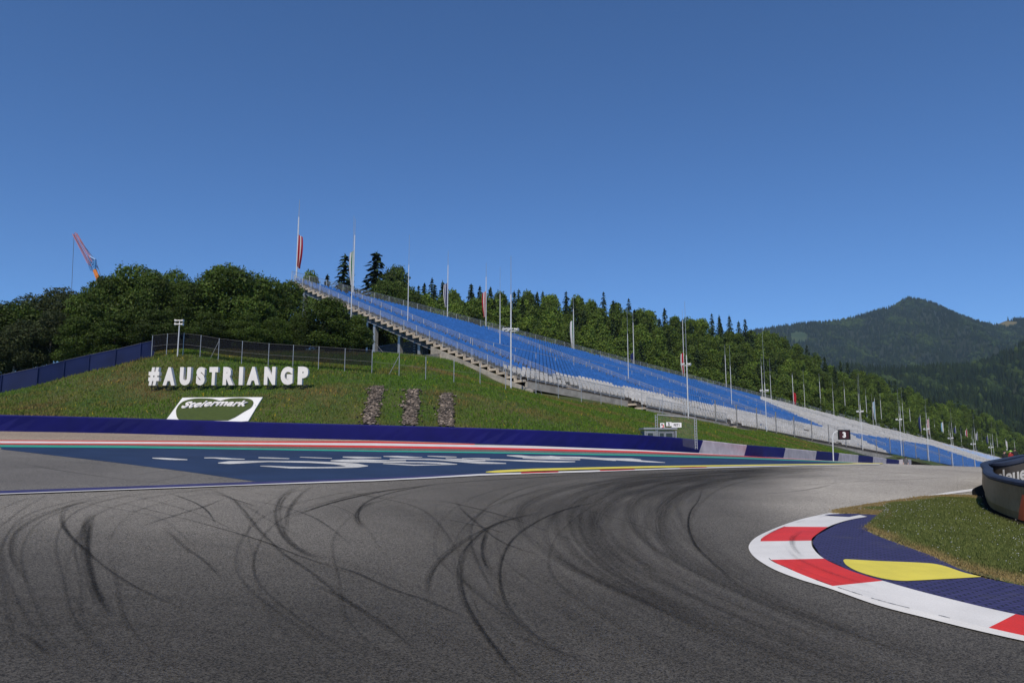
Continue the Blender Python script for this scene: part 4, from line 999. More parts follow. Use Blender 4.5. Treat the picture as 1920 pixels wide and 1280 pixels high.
# stone drains
def stones(label, tl, tr, br, bl):
    a = hits(resample([tl, bl], 30), Bf); b = hits(resample([tr, br], 30), Bf); k = min(len(a), len(b)); mb = MB(); cols = []
    rows = [[(q[0], q[1], Bf(q[0], q[1])+.04) for q in a[:k]], [(q[0], q[1], Bf(q[0], q[1])+.04) for q in b[:k]]]
    mb.grid(rows); nb = len(mb.v)
    V = list(mb.v); Fc = list(mb.f); cols = [(.3, .27, .25)]*nb
    ico = [(0, 0, 1), (.9, 0, .2), (.2, .9, .1), (-.8, .4, .2), (-.6, -.7, .1), (.3, -.9, .2), (0, 0, -.8)]
    fc = [(0, 1, 2), (0, 2, 3), (0, 3, 4), (0, 4, 5), (0, 5, 1), (6, 2, 1), (6, 3, 2), (6, 4, 3), (6, 5, 4), (6, 1, 5)]
    for _ in range(900):
        f = random.random(); g_ = random.uniform(-.06, 1.06) if _ % 5 else random.gauss(.5, .48); i = min(k-1, int(f*k)); q = a[i]*(1-g_)+b[i]*g_+np.array([random.uniform(-.1, .1), random.uniform(-.15, .15)])
        r = random.uniform(.05, .15); z = Bf(q[0], q[1])+.07 if _ % 3 == 0 else rows[0][i][2]*(1-g_)+rows[1][i][2]*g_+.03
        rot = Matrix.Rotation(random.uniform(0, 6), 3, Vector((random.uniform(-1, 1), random.uniform(-1, 1), 1))); n0 = len(V); c = random.choice([.16, .22, .28, .36, .5, .8])
        for w in ico: p = rot@(Vector(w)*r); V.append((q[0]+p.x, q[1]+p.y, z+p.z*.7)); cols.append((c, c*.93, c*.85))
        for t_ in fc: Fc.append(tuple(n0+x for x in t_))
    me = bpy.data.meshes.new('stone_drain'); me.from_pydata(V, [], Fc); me.materials.append(M['stone'])
    ca = me.color_attributes.new('col', 'FLOAT_COLOR', 'POINT'); ca.data.foreach_set('color', np.concatenate([np.array(cols), np.ones((len(cols), 1))], 1).ravel().astype(np.float32))
    o = bpy.data.objects.new('stone_drain', me); COL.objects.link(o); tag(o, label, 'stone drain', 'loose stone drains on the bank', 'stuff')
stones('leftmost strip of loose grey stones on the bank, slanting', (698, 727), (718, 726), (700, 797), (683, 796))
stones('middle strip of loose grey stones on the bank, topped by bare soil', (766, 733), (784, 733), (780, 798), (757, 797))
stones('rightmost and shortest strip of loose grey stones on the bank', (828, 740), (844, 740), (848, 800), (826, 799))

# ------------------------------------------------------------------ booth, gantry with plates, number board
x, y = .5*(ray(1205, 815)[0]+ray(1262, 815)[0])*46, 46.0; g = Bf(x, y); zt = ztop(1230, 801.5, 46)
bo = thing('marshal_booth', 'small grey marshal booth with dark windows behind the blue wall', 'booth', (x, y, g))
w = (ray(1262, 815)[0]-ray(1205, 815)[0])*46; hb = zt-g
mb = MB(); mb.box((0, 0, hb/2-.1), w, 1.6, hb-.2); mb.build('body', M['booth'], bo).location = (0, 0, 0)
mb = MB(); mb.box((0, 0, hb-.07), w+.16, 1.76, .12); mb.build('roof', M['booth'], bo).location = (0, 0, 0)
def win(x0, x1, face='f'):
    mb = MB(); mb.box(((x0+x1)/2, -.81, hb-.72), x1-x0, .05, .75); mb.box(((x0+x1)/2, -.83, hb-.31), x1-x0+.1, .05, .06); mb.box(((x0+x1)/2, -.83, hb-1.12), x1-x0+.1, .05, .06)
    for q in (x0, x1): mb.box((q, -.832, hb-.72), .05, .05, .76)
    mb.m = [1]*len(mb.f); mb.m[:6] = [0]*6
    mb.build('window', [M['glass'], M['booth']], bo).location = (0, 0, 0)
win(-w*.43, -w*.23); win(-w*.04, w*.12); win(w*.16, w*.4)
mb = MB()
for q in (-w*.5, -w*.14, w*.5): mb.box((q, -.83, hb/2-.1), .07, .07, hb-.2)
mb.build('corner_trim', M['booth'], bo).location = (0, 0, 0)
Yg = 45.2; a = at(1231.5, 822, Yg); b = at(1305, 824, Yg); at_ = at(1231.5, 777, Yg); bt = at(1304.5, 783.5, Yg)
ga = thing('mesh_gantry', 'upright wire mesh frame on two lattice posts beside the grey booth', 'fence', (0, 0, 0))
for p, q in ((a, at_), (b, bt)):
    g = Bf(p[0], p[1]); mb = MB()
    for d in (-.06, .06): mb.box((p[0]+d, p[1], (q[2]+g)/2), .035, .05, q[2]-g)
    n = int((q[2]-g)/.16)
    for i in range(n): mb.box((p[0], p[1], g+.1+i*.16), .12, .04, .03)
    mb.build('post', M['steel'], ga)
mb = MB(); mb.bar(at_, bt, .04, n=6); mb.build('top_bar', M['steel'], ga)
mb = MB(); mb.quad((a[0], a[1], Bf(a[0], a[1])), (b[0], b[1], Bf(b[0], b[1])), bt, at_); mb.build('mesh', M['mesh_wire'], ga)
def plate(name, label, px0, py0, px1, py1, Y, txt, m='sign_white', tm='black', th=.04, size=.8, cat='sign', dx=0):
    a = at(px0, py1, Y); b = at(px1, py0, Y); o = thing(name, label, cat, ((a[0]+b[0])/2, Y, (a[2]+b[2])/2)); w = b[0]-a[0]; h = b[2]-a[2]
    mb = MB(); mb.box((0, 0, 0), w, th, h); mb.build('panel', M[m]).parent = o
    if txt:
        me, v = text_mesh(txt, .02, .02); mn, mx = v.min(0), v.max(0); s_ = h*size/(mx[1]-mn[1]); s2 = min(s_, w*.88/(mx[0]-mn[0]))
        vv = np.stack([(v[:, 0]-(mn[0]+mx[0])/2)*s2+dx, -v[:, 2]*.3-th/2-.006, (v[:, 1]-(mn[1]+mx[1])/2)*s_], 1)
        me.vertices.foreach_set('co', vv.ravel()); me.materials.clear(); me.materials.append(M[tm]); me.update(); c = bpy.data.objects.new('lettering', me); COL.objects.link(c); c.parent = o
    return o, w, h
o, w, h = plate('plate', 'small white plate with a red mark hung on the wire frame', 1238, 792.5, 1245.5, 802, Yg-.08, '', cat='plate')
mb = MB(); mb.box((-.02, -.03, .05), w*.28, .02, h*.35); mb.build('dark_mark', M['black']).parent = o
mb = MB(); mb.box((.06, -.03, -.02), w*.2, .02, h*.5); mb.box((0.02, -.03, -h*.38), w*.5, .02, h*.08); mb.build('red_mark', M['red_paint']).parent = o
o, w, h = plate('plate', 'white number plate reading 5 on the wire frame', 1249, 791, 1259, 798.5, Yg-.08, '5', size=.75, cat='plate')
plate('plate', 'long white plate with the letters FST1 on the wire frame', 1259.4, 792, 1277.5, 801, Yg-.08, 'FST1', size=.48, cat='plate')
# number board
Yn = 66.0
a = at(1572, 823.5, Yn); b = at(1592, 806, Yn); nb_ = thing('number_board', 'black illuminated number board showing a white 3 on a bent post', 'sign', ((a[0]+b[0])/2, Yn, (a[2]+b[2])/2)); w = b[0]-a[0]; h = b[2]-a[2]
mb = MB(); mb.box((0, 0, 0), w, .16, h); mb.box((0, -.1, h/2), w+.04, .1, .05); mb.box((0, -.1, -h/2), w+.04, .1, .05); mb.box((-w/2, -.1, 0), .05, .1, h); mb.box((w/2, -.1, 0), .05, .1, h); mb.build('housing', M['black']).parent = nb_
mb = MB(); mb.box((0, -.085, 0), w*.84, .02, h*.84); mb.build('screen', mat('screen_dark', (.05, .012, .014), .4, .1, 3)).parent = nb_
me, v = text_mesh('3', .05, .02); mn, mx = v.min(0), v.max(0); s_ = h*.62/(mx[1]-mn[1])
em = mat('digit_white', (.8, .8, .8), .5, .02, 3)
vv = np.stack([(v[:, 0]-(mn[0]+mx[0])/2)*s_, -v[:, 2]*.3-.102, (v[:, 1]-(mn[1]+mx[1])/2)*s_], 1); me.vertices.foreach_set('co', vv.ravel()); me.materials.clear(); me.materials.append(em); c = bpy.data.objects.new('digit', me); COL.objects.link(c); c.parent = nb_
q = [at(1561.5, 846.5, Yn), at(1561.3, 825, Yn), at(1561.6, 816, Yn), at(1563.5, 811.5, Yn), at(1567, 809, Yn), at(1573, 808.5, Yn)]
q[0] = (q[0][0], q[0][1], min(q[0][2], Bf(q[0][0], Yn)-.1))
mb = MB()
for u, v_ in zip(q[:-1], q[1:]): mb.bar(u, v_, .05, n=8)
mb.build('post', M['pole_white'], nb_)

# ------------------------------------------------------------------ dark curved barrier on the right
def belt_wall(name, label, plan, th, h, rim_h, m_body, m_rim, hf=None):
    o = thing(name, label, 'barrier'); c = catmull(plan, 140); d = np.gradient(c, axis=0); d /= np.linalg.norm(d, axis=1)[:, None]; nrm = np.stack([-d[:, 1], d[:, 0]], 1)
    z = P.many(c[:, 0], c[:, 1])+(hf(c) if hf else 0)
    def ring(prof):
        return [[(c[i, 0]+nrm[i, 0]*off, c[i, 1]+nrm[i, 1]*off, z[i]+hh) for i in range(len(c))] for off, hh in prof]
    mb = MB(); mb.grid(ring([(0, .09), (-.03, .25), (-.01, h*.55), (0, h-rim_h), (th, h-rim_h), (th, .09), (0, .09)])); mb.build('belt', M[m_body], o, smooth=False)
    mb = MB(); mb.grid(ring([(-.015, h-rim_h-.03), (-.04, h-rim_h), (-.04, h-.03), (0, h), (th, h), (th+.04, h-.03), (th+.04, h-rim_h-.03), (-.015, h-rim_h-.03)])); mb.build('rim', M[m_rim], o, smooth=False)
    mb = MB(); mb.grid(ring([(-.3, -.02), (-.3, .03), (-.02, .1), (th+.02, .1), (th+.1, -.02)])); mb.build('base', M['rubber_base'], o)  # added dark skirt in place of the barrier's ground shadow
    for e_ in (0, -1):
        pass
    return o, c, nrm, z
front = [(9.9, 10.5), (9.5, 12.2), (9.5, 13.9), (9.75, 14.9), (10.3, 16.3), (11.0, 17.6), (11.6, 18.6), (12.35, 19.75), (12.95, 20.8), (13.6, 21.9), (14.5, 23.3), (16.1, 25.4), (19.0, 29.0), (25.4, 37)]
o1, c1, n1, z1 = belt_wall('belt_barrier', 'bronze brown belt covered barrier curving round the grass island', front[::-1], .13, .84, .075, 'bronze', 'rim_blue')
# orange print near the right edge of the picture
i0 = np.argmin(np.abs(c1[:, 1]-13.72)+(c1[:, 0] > 12)*9); 
def onbelt(yv, f):
    k = np.argmin(np.abs(c1[:, 1]-yv)+(c1[:, 0] > 12)*9); return c1[k], n1[k], z1[k]
mb = MB(); rows = []
for hh in np.linspace(.12, .6, 6):
    r = []
    for yy in np.linspace(0, 1, 8):
        y_ = 14.4-.45*yy-(hh-.12)*.55; k = np.argmin(np.abs(c1[:, 1]-y_)+(c1[:, 0] > 12)*9); j = min(k+1, len(c1)-1); i = k-1
        # interpolate along the curve
        ys_ = c1[i:j+1, 1]; xx = np.interp(y_, ys_[::-1] if ys_[0] > ys_[-1] else ys_, (c1[i:j+1, 0][::-1] if ys_[0] > ys_[-1] else c1[i:j+1, 0]))
        q = n1[k]; r.append((xx-q[0]*.045 if q[0]*1 > 0 else xx+q[0]*.045*-1, y_-q[1]*.045, z1[k]+hh))
    rows.append(r)
mb.grid(rows); mb.build('orange_print', M['orange'], o1)
inner = [(26.0, 37.2), (19.5, 28.9), (16.4, 25.0), (15.0, 23.3), (14.2, 22.4), (13.85, 21.8), (13.95, 21.35), (14.3, 21.15), (14.8, 21.1), (15.6, 21.15), (17.5, 21.5), (22, 22.6)]
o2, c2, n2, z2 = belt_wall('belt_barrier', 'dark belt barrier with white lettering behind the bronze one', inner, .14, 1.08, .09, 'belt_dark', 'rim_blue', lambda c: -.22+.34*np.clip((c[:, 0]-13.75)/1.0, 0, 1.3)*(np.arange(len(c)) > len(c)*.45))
# lettering on the face of the inner barrier (face towards the track)
me, v = text_mesh('sleue', .03, .02, shear=0.05); mn, mx = v.min(0), v.max(0)
arc2 = np.concatenate([[0], np.cumsum(np.linalg.norm(np.diff(c2, axis=0), axis=1))])
pxs = np.array([proj(c2[i, 0], c2[i, 1], z2[i]+.7)[0] for i in range(len(c2))]); kmin = int(np.argmin(np.where(c2[:, 1] < 21.6, pxs, 1e9)))
a0 = np.interp(1867, pxs[kmin:], arc2[kmin:]); a1 = np.interp(1923, pxs[kmin:], arc2[kmin:])
vv = np.empty_like(v)
for i, p in enumerate(v):
    f = (p[0]-mn[0])/(mx[0]-mn[0]); a = a0+(a1-a0)*f
    q = [np.interp(a, arc2, w) for w in (c2[:, 0], c2[:, 1], n2[:, 0], n2[:, 1], z2)]
    sgn = -1
    vv[i] = (q[0]+q[2]*(sgn*.03), q[1]+q[3]*(sgn*.03), q[4]+.5+(p[1]-mn[1])/(mx[1]-mn[1])*.38)
me.vertices.foreach_set('co', vv.ravel()); me.materials.clear(); me.materials.append(M['sign_white']); me.update(); c = bpy.data.objects.new('lettering', me); COL.objects.link(c); c.parent = o2

# ------------------------------------------------------------------ people
def person(label, loc, h, cols, cap=None, facing=PI):
    o = thing('person', label, 'person', loc)
    J = [(0, 0, .53, .10), (0, 0, .68, .095), (0, 0, .8, .10), (0, 0, .86, .045), (0, -.01, .93, .062), (0, -.005, .975, .05),
         (.11, 0, .8, .045), (.15, 0, .64, .035), (.14, -.05, .49, .026), (.14, -.08, .44, .02), (-.11, 0, .8, .045), (-.15, 0, .64, .035), (-.14, -.05, .49, .026), (-.14, -.08, .44, .02),
         (.055, 0, .5, .065), (.06, 0, .28, .045), (.06, .01, .05, .03), (.06, -.08, .015, .025), (-.055, 0, .5, .065), (-.06, 0, .28, .045), (-.06, .01, .05, .03), (-.06, -.08, .015, .025)]
    Ed = [(0, 1), (1, 2), (2, 3), (3, 4), (4, 5), (2, 6), (6, 7), (7, 8), (8, 9), (2, 10), (10, 11), (11, 12), (12, 13), (0, 14), (14, 15), (15, 16), (16, 17), (0, 18), (18, 19), (19, 20), (20, 21)]
    me = bpy.data.meshes.new('body'); me.from_pydata([(a*h, b*h, c*h) for a, b, c, r in J], Ed, []); ob = bpy.data.objects.new('body', me); COL.objects.link(ob)
    sk_ = ob.modifiers.new('s', 'SKIN'); ss = ob.modifiers.new('d', 'SUBSURF'); ss.levels = 1; ss.render_levels = 1
    for k, v_ in enumerate(me.skin_vertices[0].data): v_.radius = (J[k][3]*h*.9,)*2; v_.use_root = k == 0
    bpy.context.view_layer.update(); m2 = bpy.data.meshes.new_from_object(ob.evaluated_get(bpy.context.evaluated_depsgraph_get())); bpy.data.objects.remove(ob)
    for c in ('skin', cols[0], cols[1]): m2.materials.append(M[c])
    for p in m2.polygons:
        z = p.center.z/h; p.material_index = 0 if z > .87 or (abs(p.center.x) > .1*h and z < .58 and z > .4) else (1 if z > .52 else 2); p.use_smooth = True
    b = bpy.data.objects.new('body', m2); COL.objects.link(b); b.parent = o
    mb = MB(); n = 10; rows = []
    for k, (r, z) in enumerate(((.066, .945), (.068, .965), (.055, .99), (.02, 1.003))): rows.append([(r*h*math.cos(2*PI*i/n), r*h*math.sin(2*PI*i/n), z*h) for i in range(n)])
    mb.grid(rows, close=True)
    if cap: mb.box((0, -.09*h, .95*h), .08*h, .07*h, .008*h)
    mb.build('cap' if cap else 'hair', M[cap or 'cloth_black'], None).parent = o
    o.rotation_euler = (0, 0, facing); return o
def stand_person(label, px, py_head, Y, h, cols, cap, facing):
    x, y, z = at(px, py_head, Y); return person(label, (x, y, z-h), h, cols, cap, facing)
stand_person('person in black shirt standing behind the curved barrier, seen from behind', 1883, 844.5, 66, 1.8, ('cloth_black', 'cloth_grey'), None, .3)
stand_person('person in dark red shirt and lime green cap behind the curved barrier', 1894.5, 844, 72, 1.75, ('cloth_red', 'cloth_black'), 'cap_green', .2)
stand_person('person in dark clothing farthest right behind the curved barrier', 1902.5, 841, 78, 1.8, ('cloth_black', 'cloth_black'), None, -.3)
stand_person('person in black cap standing at the end of the blue and grey barrier', 1697.5, 855.5, 92, 1.78, ('cloth_grey', 'cloth_black'), 'cloth_black', -.6)

# ------------------------------------------------------------------ crane beyond the trees
Yc = 190.0
cr = thing('crane', 'orange and red lattice crane jib rising behind the dark trees', 'crane')
def P_(px, py, o=0): a = at(px, py, Yc); return (a[0], a[1]+o, a[2])
mb = MB(); mb.bar(P_(205, 580), P_(177.5, 506), .55, .5, n=6); mb.build('boom', M['crane_orange'], cr)
def lattice(p, q, w0, w1, m, name, n=12):
    mb = MB(); p = Vector(p); q = Vector(q); d = (q-p).normalized(); a = Vector((0, 1, 0)); b = d.cross(a).normalized()
    cs = [(-1, -1), (1, -1), (1, 1), (-1, 1)]; pt = lambda f, c: p.lerp(q, f)+(a*c[0]+b*c[1])*(w0+(w1-w0)*f)
    for c in cs: mb.bar(pt(0, c), pt(1, c), .085, n=4)
    for k in range(n):
        for i in range(4): mb.bar(pt(k/n, cs[i]), pt((k+1)/n, cs[(i+1) % 4]), .05, n=3)
    return mb.build(name, M[m], cr)
lattice(P_(177, 506), P_(171, 493), .75, .6, 'crane_blue', 'boom_head', 3)
lattice(P_(173, 497), P_(140, 438), .6, .38, 'crane_red', 'jib', 18)
mb = MB()
for a, b in ((P_(170, 492), P_(166, 480)), (P_(166, 480), P_(179, 487)), (P_(179, 487), P_(173, 497)), (P_(166, 480), P_(171, 493)), (P_(179, 487), P_(178, 505))): mb.bar(a, b, .28, n=5)
mb.build('strut_frame', M['crane_blue'], cr)
mb = MB(); mb.bar(P_(178, 487), P_(142, 440), .05, n=4); mb.bar(P_(179, 487), P_(190, 520), .05, n=4); mb.build('pendant_rope', M['steel_dark'], cr)
mb = MB(); mb.bar(P_(139, 438), P_(133.5, 560), .05, n=4); mb.build('hoist_rope', M['steel_dark'], cr)
# ------------------------------------------------------------------ trees
def quads_mesh(name, C, T1, T2, col, m):
    n = len(C); V = np.empty((n, 4, 3)); V[:, 0] = C-T1; V[:, 1] = C+T2*.9; V[:, 2] = C+T1; V[:, 3] = C-T2*.9
    me = bpy.data.meshes.new(name); me.vertices.add(n*4); me.loops.add(n*4); me.polygons.add(n)
    me.vertices.foreach_set('co', V.ravel()); me.loops.foreach_set('vertex_index', np.arange(n*4, dtype=np.int32))
    me.polygons.foreach_set('loop_start', np.arange(0, n*4, 4, dtype=np.int32)); me.polygons.foreach_set('loop_total', np.full(n, 4, np.int32))
    me.materials.append(m); me.update(calc_edges=True)
    ca = me.color_attributes.new('col', 'FLOAT_COLOR', 'POINT'); c4 = np.concatenate([np.repeat(col, 4, 0), np.ones((n*4, 1))], 1)
    ca.data.foreach_set('color', c4.ravel().astype(np.float32)); return me
def unit(a): return a/(np.linalg.norm(a, axis=1)[:, None]+1e-9)
def leaf_crown(m, n, lobes, leaf, seed, flat=.0):
    r = np.random.default_rng(seed); w = np.array([l[3]**2 for l in lobes]); w = w/w.sum()
    k = r.choice(len(lobes), n, p=w); L = np.array(lobes)
    d = unit(r.normal(size=(n, 3))); rad = (r.random(n)**.45)*.35+.7
    rad = rad*(1+.14*np.sin(d[:, 0]*7+k)*np.sin(d[:, 1]*6+k*2)+.1*np.sin(d[:, 2]*9+k*1.3))
    C = L[k, :3]+d*(L[k, 3]*rad)[:, None]*np.stack([np.ones(n), np.ones(n), L[k, 4]], 1)
    # sprays: push some leaves out along twigs
    sp_ = r.random(n) < .12; C[sp_] += d[sp_]*(r.random((sp_.sum(), 1))*.55)*leaf*4
    N = unit(d*.7+r.normal(size=(n, 3))*.75+np.array([0, 0, .35])); A = unit(np.cross(N, r.normal(size=(n, 3)))); B = np.cross(N, A)
    s = leaf*(.6+.8*r.random((n, 1)))
    b = (.65+.7*r.random((n, 1)))*(1+.18*np.sin(k*2.3))[:, None]; tint = r.random((n, 1))
    col = np.concatenate([b*(.9+.3*tint), b, b*(.9-.2*tint)], 1)
    return quads_mesh('crown', C, A*s, B*s*.62, col, m)
def limbs(h, lobes, r0, seed, pale=False):
    mb = MB(); rd = random.Random(seed); pts = [(0, 0, -.4)]; n = 5
    for i in range(1, n+1): pts.append((rd.uniform(-.12, .12)*i*.3, rd.uniform(-.12, .12)*i*.3, h*.78*i/n))
    for i in range(n): mb.bar(pts[i], pts[i+1], r0*(1-.16*i), r0*(1-.16*(i+1)), n=7)
    for l in lobes[:9]:
        b = pts[rd.randint(2, n)]; mb.bar(b, (l[0]*.8, l[1]*.8, l[2]), r0*.32, r0*.1, n=5)
    return mb
def broad_lobes(h, rad, seed, base=.2, top=1.0, k=16, fl=.75):
    rd = random.Random(seed); out = []
    for i in range(k):
        f = rd.random(); z = h*(base+.12+(top-base-.24)*f); rr = rad*math.sin(PI*min(.97, max(.12, .22+.72*f)))*.62
        a = i*2.4+rd.uniform(-.5, .5); out.append((rr*math.cos(a), rr*math.sin(a), z, rad*rd.uniform(.28, .48), fl*rd.uniform(1.0, 1.4)))
    out.append((0, 0, h*(top-.16), rad*.38, 1.1)); out.append((0, 0, h*.55, rad*.6, 1.1)); return out
def conifer(h, rad, n, seed, m):
    r = np.random.default_rng(seed); Cs, As, Bs, co = [], [], [], []
    z = h*.08; 
    while z < h*.985:
        f = (z/h); R_2 = rad*(1-f)**.85*(.82+.36*r.random())+.12; nb = max(4, int(11*(1-f*.6)))
        for a in np.arange(nb)*2*PI/nb+r.random()*6:
            a += r.normal()*.16; L = R_2*(.75+.4*r.random()); droop = .25+.25*(1-f); m_ = max(2, int(L/.38))
            for i in range(m_):
                g_ = (i+.6)/m_; rr = L*g_; zz = z-droop*rr*g_+.12*rr
                for q in range(2):
                    sd = (q-.5)*(.55*(1-g_*.7))*L*.5*(.6+.8*r.random())
                    c = np.array([rr*math.cos(a)-sd*math.sin(a), rr*math.sin(a)+sd*math.cos(a), zz-abs(sd)*.25+r.normal()*.06]); Cs.append(c)
                    d = np.array([math.cos(a), math.sin(a), -.35-droop*.5+r.normal()*.25]); d /= np.linalg.norm(d); sdv = np.array([-math.sin(a), math.cos(a), r.normal()*.5]); sdv /= np.linalg.norm(sdv)
                    s = .3*(.7+.7*r.random())*(h/13)**.5; As.append(d*s*1.25); Bs.append(sdv*s*.75); b = .6+.8*r.random(); co.append((b, b, b*.95))
        z += h*.026*(1+.4*r.random())
    for i in range(8): Cs.append(np.array([0, 0, h*(.95+.006*i)])); As.append(np.array([r.normal()*.1, r.normal()*.1, .25])); Bs.append(np.array([.09, .05*r.normal(), 0])); co.append((.9, .9, .85))
    return quads_mesh('crown', np.array(Cs), np.array(As), np.array(Bs), np.array(co), m)
def trunk_mesh(mb, m):
    me = bpy.data.meshes.new('trunk'); me.from_pydata(mb.v, [], mb.f); me.materials.append(m); return me
KIND = {}
def proto(key, crown, trunk, h): KIND.setdefault(key, []).append((crown, trunk, h))
for sd in range(4):
    lb_ = broad_lobes(10, 4.5, 10+sd, .03, 1.0, 26, .5); proto('bigdark', leaf_crown(M['leaf_dark'], 30000, lb_, .135, sd), trunk_mesh(limbs(10, lb_, .22, sd), M['bark']), 10.5)
for sd in range(2):
    lb_ = broad_lobes(9, 3.4, 30+sd, .05, 1.0, 16); proto('olive', leaf_crown(M['leaf_olive'], 17000, lb_, .12, 40+sd), trunk_mesh(limbs(9, lb_, .16, sd), M['bark_pale']), 9.4)
for sd in range(5):
    lb_ = broad_lobes(13, 3.3+.3*(sd % 3), 50+sd, .12, 1.0, 17); proto('mid', leaf_crown(M['leaf_mid'], 9000, lb_, .22, 50+sd), trunk_mesh(limbs(13, lb_, .2, sd), M['bark_pale' if sd % 2 else 'bark']), 13.6)
for sd in range(4):
    mb = MB(); mb.bar((0, 0, -.4), (0, 0, 14*.96), .2, .03, n=6); proto('spruce', conifer(14, 3.6+.25*sd, 0, 70+sd, M['needle']), trunk_mesh(mb, M['bark']), 14)
def tree(name, kind, x, y, h, rs, wide=1.0, fld=None, zb=None):
    cr_, tr_, h0 = rs.choice(KIND[kind]); z = (fld or Bf)(x, y) if zb is None else zb
    o = bpy.data.objects.new(name, None); COL.objects.link(o); o.location = (x, y, z-.15); o.rotation_euler = (0, 0, rs.uniform(0, 6.28)); s = h/h0; o.scale = (s*wide, s*wide, s); o.empty_display_size = .2
    for nm, me in (('crown', cr_), ('trunk', tr_)):
        c = bpy.data.objects.new(nm, me); COL.objects.link(c); c.parent = o
    return o
rs = random.Random(5)
# big dark trees on the left crest:  (px, top py, Y, kind, width factor)
LT = [(-14, 610, 59.5, 'olive', .9), (30, 606, 59.8, 'olive', .8), (-60, 600, 60, 'olive', 1), (-70, 548, 66, 'olive', 1.1), (-20, 556, 64, 'olive', 1), (22, 556, 63, 'bigdark', .8), (62, 552, 66, 'olive', 1.05), (100, 536, 68, 'olive', 1.1), (131, 548, 66, 'olive', .9), (45, 590, 60.5, 'olive', .9), (95, 580, 61.5, 'olive', .9),
      (166, 530, 65, 'bigdark', .62), (240, 488, 68, 'bigdark', 1.0), (322, 497, 69, 'bigdark', .62), (350, 520, 66, 'bigdark', .6), (425, 489, 68, 'bigdark', 1.02), (500, 512, 70, 'bigdark', .7), (535, 520, 75, 'bigdark', .7), (196, 512, 67, 'bigdark', .7), (285, 505, 66, 'bigdark', .7), (380, 508, 70, 'bigdark', .7), (470, 503, 69, 'bigdark', .75),
      (145, 588, 61, 'bigdark', .7), (215, 578, 62, 'bigdark', .85), (300, 575, 62, 'bigdark', .9), (392, 580, 62, 'bigdark', .95), (468, 580, 62.5, 'bigdark', .8), (515, 588, 64, 'bigdark', .75)]
lo_ = []
for px, py, Y, kd, w in LT:
    x = ray(px, 640)[0]*Y; z = Bf(x, Y); h = ztop(px, py, Y)-z
    o = tree('tree', kd, x, Y, h, rs, w*10/max(h, 6)*(.95 if kd == 'bigdark' else .8)); lo_.append((px, py, kd, o))
for row in (0, 1):
    for kd, word in (('bigdark', 'dark broadleaf tree'), ('olive', 'pale olive tree')):
        q = sorted([a for a in lo_ if a[2] == kd and (a[1] > 558) == bool(row)], key=lambda a: a[0])
        for i, a in enumerate(q): tag(a[3], f'{word}, {nice_ord(i+1)} from the left in the {"low front" if row else "tall back"} row behind the fence', 'tree', 'trees behind the crest fence')
for px, py, Y, w, lab in ((612, 553, 67.5, 1.25, 'broad round dark beech standing right before the left end of the grandstand'), (560, 585, 66, .9, 'lower dark beech at the left foot of the round beech'), (668, 584, 68, .95, 'dark leafy shoulder tree between the round beech and the steel columns')):
    x = ray(px, 640)[0]*Y; h = ztop(px, py, Y)-Bf(x, Y); tag(tree('tree', 'bigdark', x, Y, h, rs, w), lab, 'tree')
for px, py, Y, kd, w, lab in ((578, 498, 122, 'mid', .8, 'small round tree peeping over the top rail at the stand corner'), (610, 512, 128, 'spruce', .8, 'small spruce tip just above the upper stand rail'), (642, 474, 121, 'spruce', 1.25, 'lone dark spruce behind the green and white flag'),
      (702, 470, 122, 'spruce', 1.75, 'tallest and broadest dark spruce behind the upper stand'), (738, 492, 122, 'bigdark', .9, 'dark round broadleaf tree leaning on the broadest spruce'), (722, 520, 118, 'bigdark', .9, 'dark broadleaf tree low between the broadest spruce and the rail'), (768, 535, 119, 'bigdark', .8, 'dark shrubby tree right of the broadest spruce'), (668, 540, 116, 'spruce', 1.1, 'small dark spruce between the lone and the broadest spruce'),
      (690, 560, 112, 'mid', .8, 'light green bushy tree just over the rail under the broadest spruce')):
    x = ray(px, 640)[0]*Y; z = Bf(x, Y); h = max(6, ztop(px, py, Y)-z); tag(tree('spruce' if kd == 'spruce' else 'tree', kd, x, Y, h, rs, w*(14 if kd == 'spruce' else 11)/max(h, 8)), lab, 'tree')
# wood behind the stand in rows
rows_ = []
K = 6
for k in range(K):
    px = 775+rs.uniform(0, 20)
    while px < 1935:
        Yb = y_line(px, SB); Y = Yb+9+k*10.5+rs.uniform(-3, 3); rp_ = rail_py(px); sk_ = np.interp(px, sx, sy)
        topy = rp_+(sk_-rp_)*((k+1)/K)**.85
        con = .1+.42*(k/(K-1))**1.2
        if px > 1580: con *= .5
        kd = 'spruce' if rs.random() < con else 'mid'
        m_px = 1413/Y
        topy += rs.uniform(-.8, 1.2)*m_px*.9
        if kd == 'spruce' and k >= K-2: topy -= rs.uniform(-.2, .9)*m_px
        topy -= (.6+1.1*k/(K-1))*m_px
        x = ray(px, 640)[0]*Y; z = Bf(x, Y); h = ztop(px, topy, Y)-z
        h = min(max(h, 7), 24)
        rows_.append((k, px, kd, x, Y, h))
        px += m_px*rs.uniform(2.7, 4.4)*(1.0 if kd == 'mid' else .72)
rown = ['row directly above back rail', 'second row above rail', 'third wood row', 'fourth wood row', 'row under the skyline', 'the skyline row']
cnt = {}
for k, px, kd, x, Y, h in rows_:
    o = tree('spruce' if kd == 'spruce' else 'tree', kd, x, Y, h, rs, 1.0*(.95 if kd == 'spruce' else 1.08)*(12.5/max(h, 9)))
    cnt[(k, kd)] = cnt.get((k, kd), 0)+1
    tag(o, f'{"dark spruce" if kd == "spruce" else "light green broadleaf"}, {nice_ord(cnt[(k, kd)])} of its kind from the left in {rown[k]}', 'tree', 'trees of the wood behind the stands')
print('forest', len(rows_))

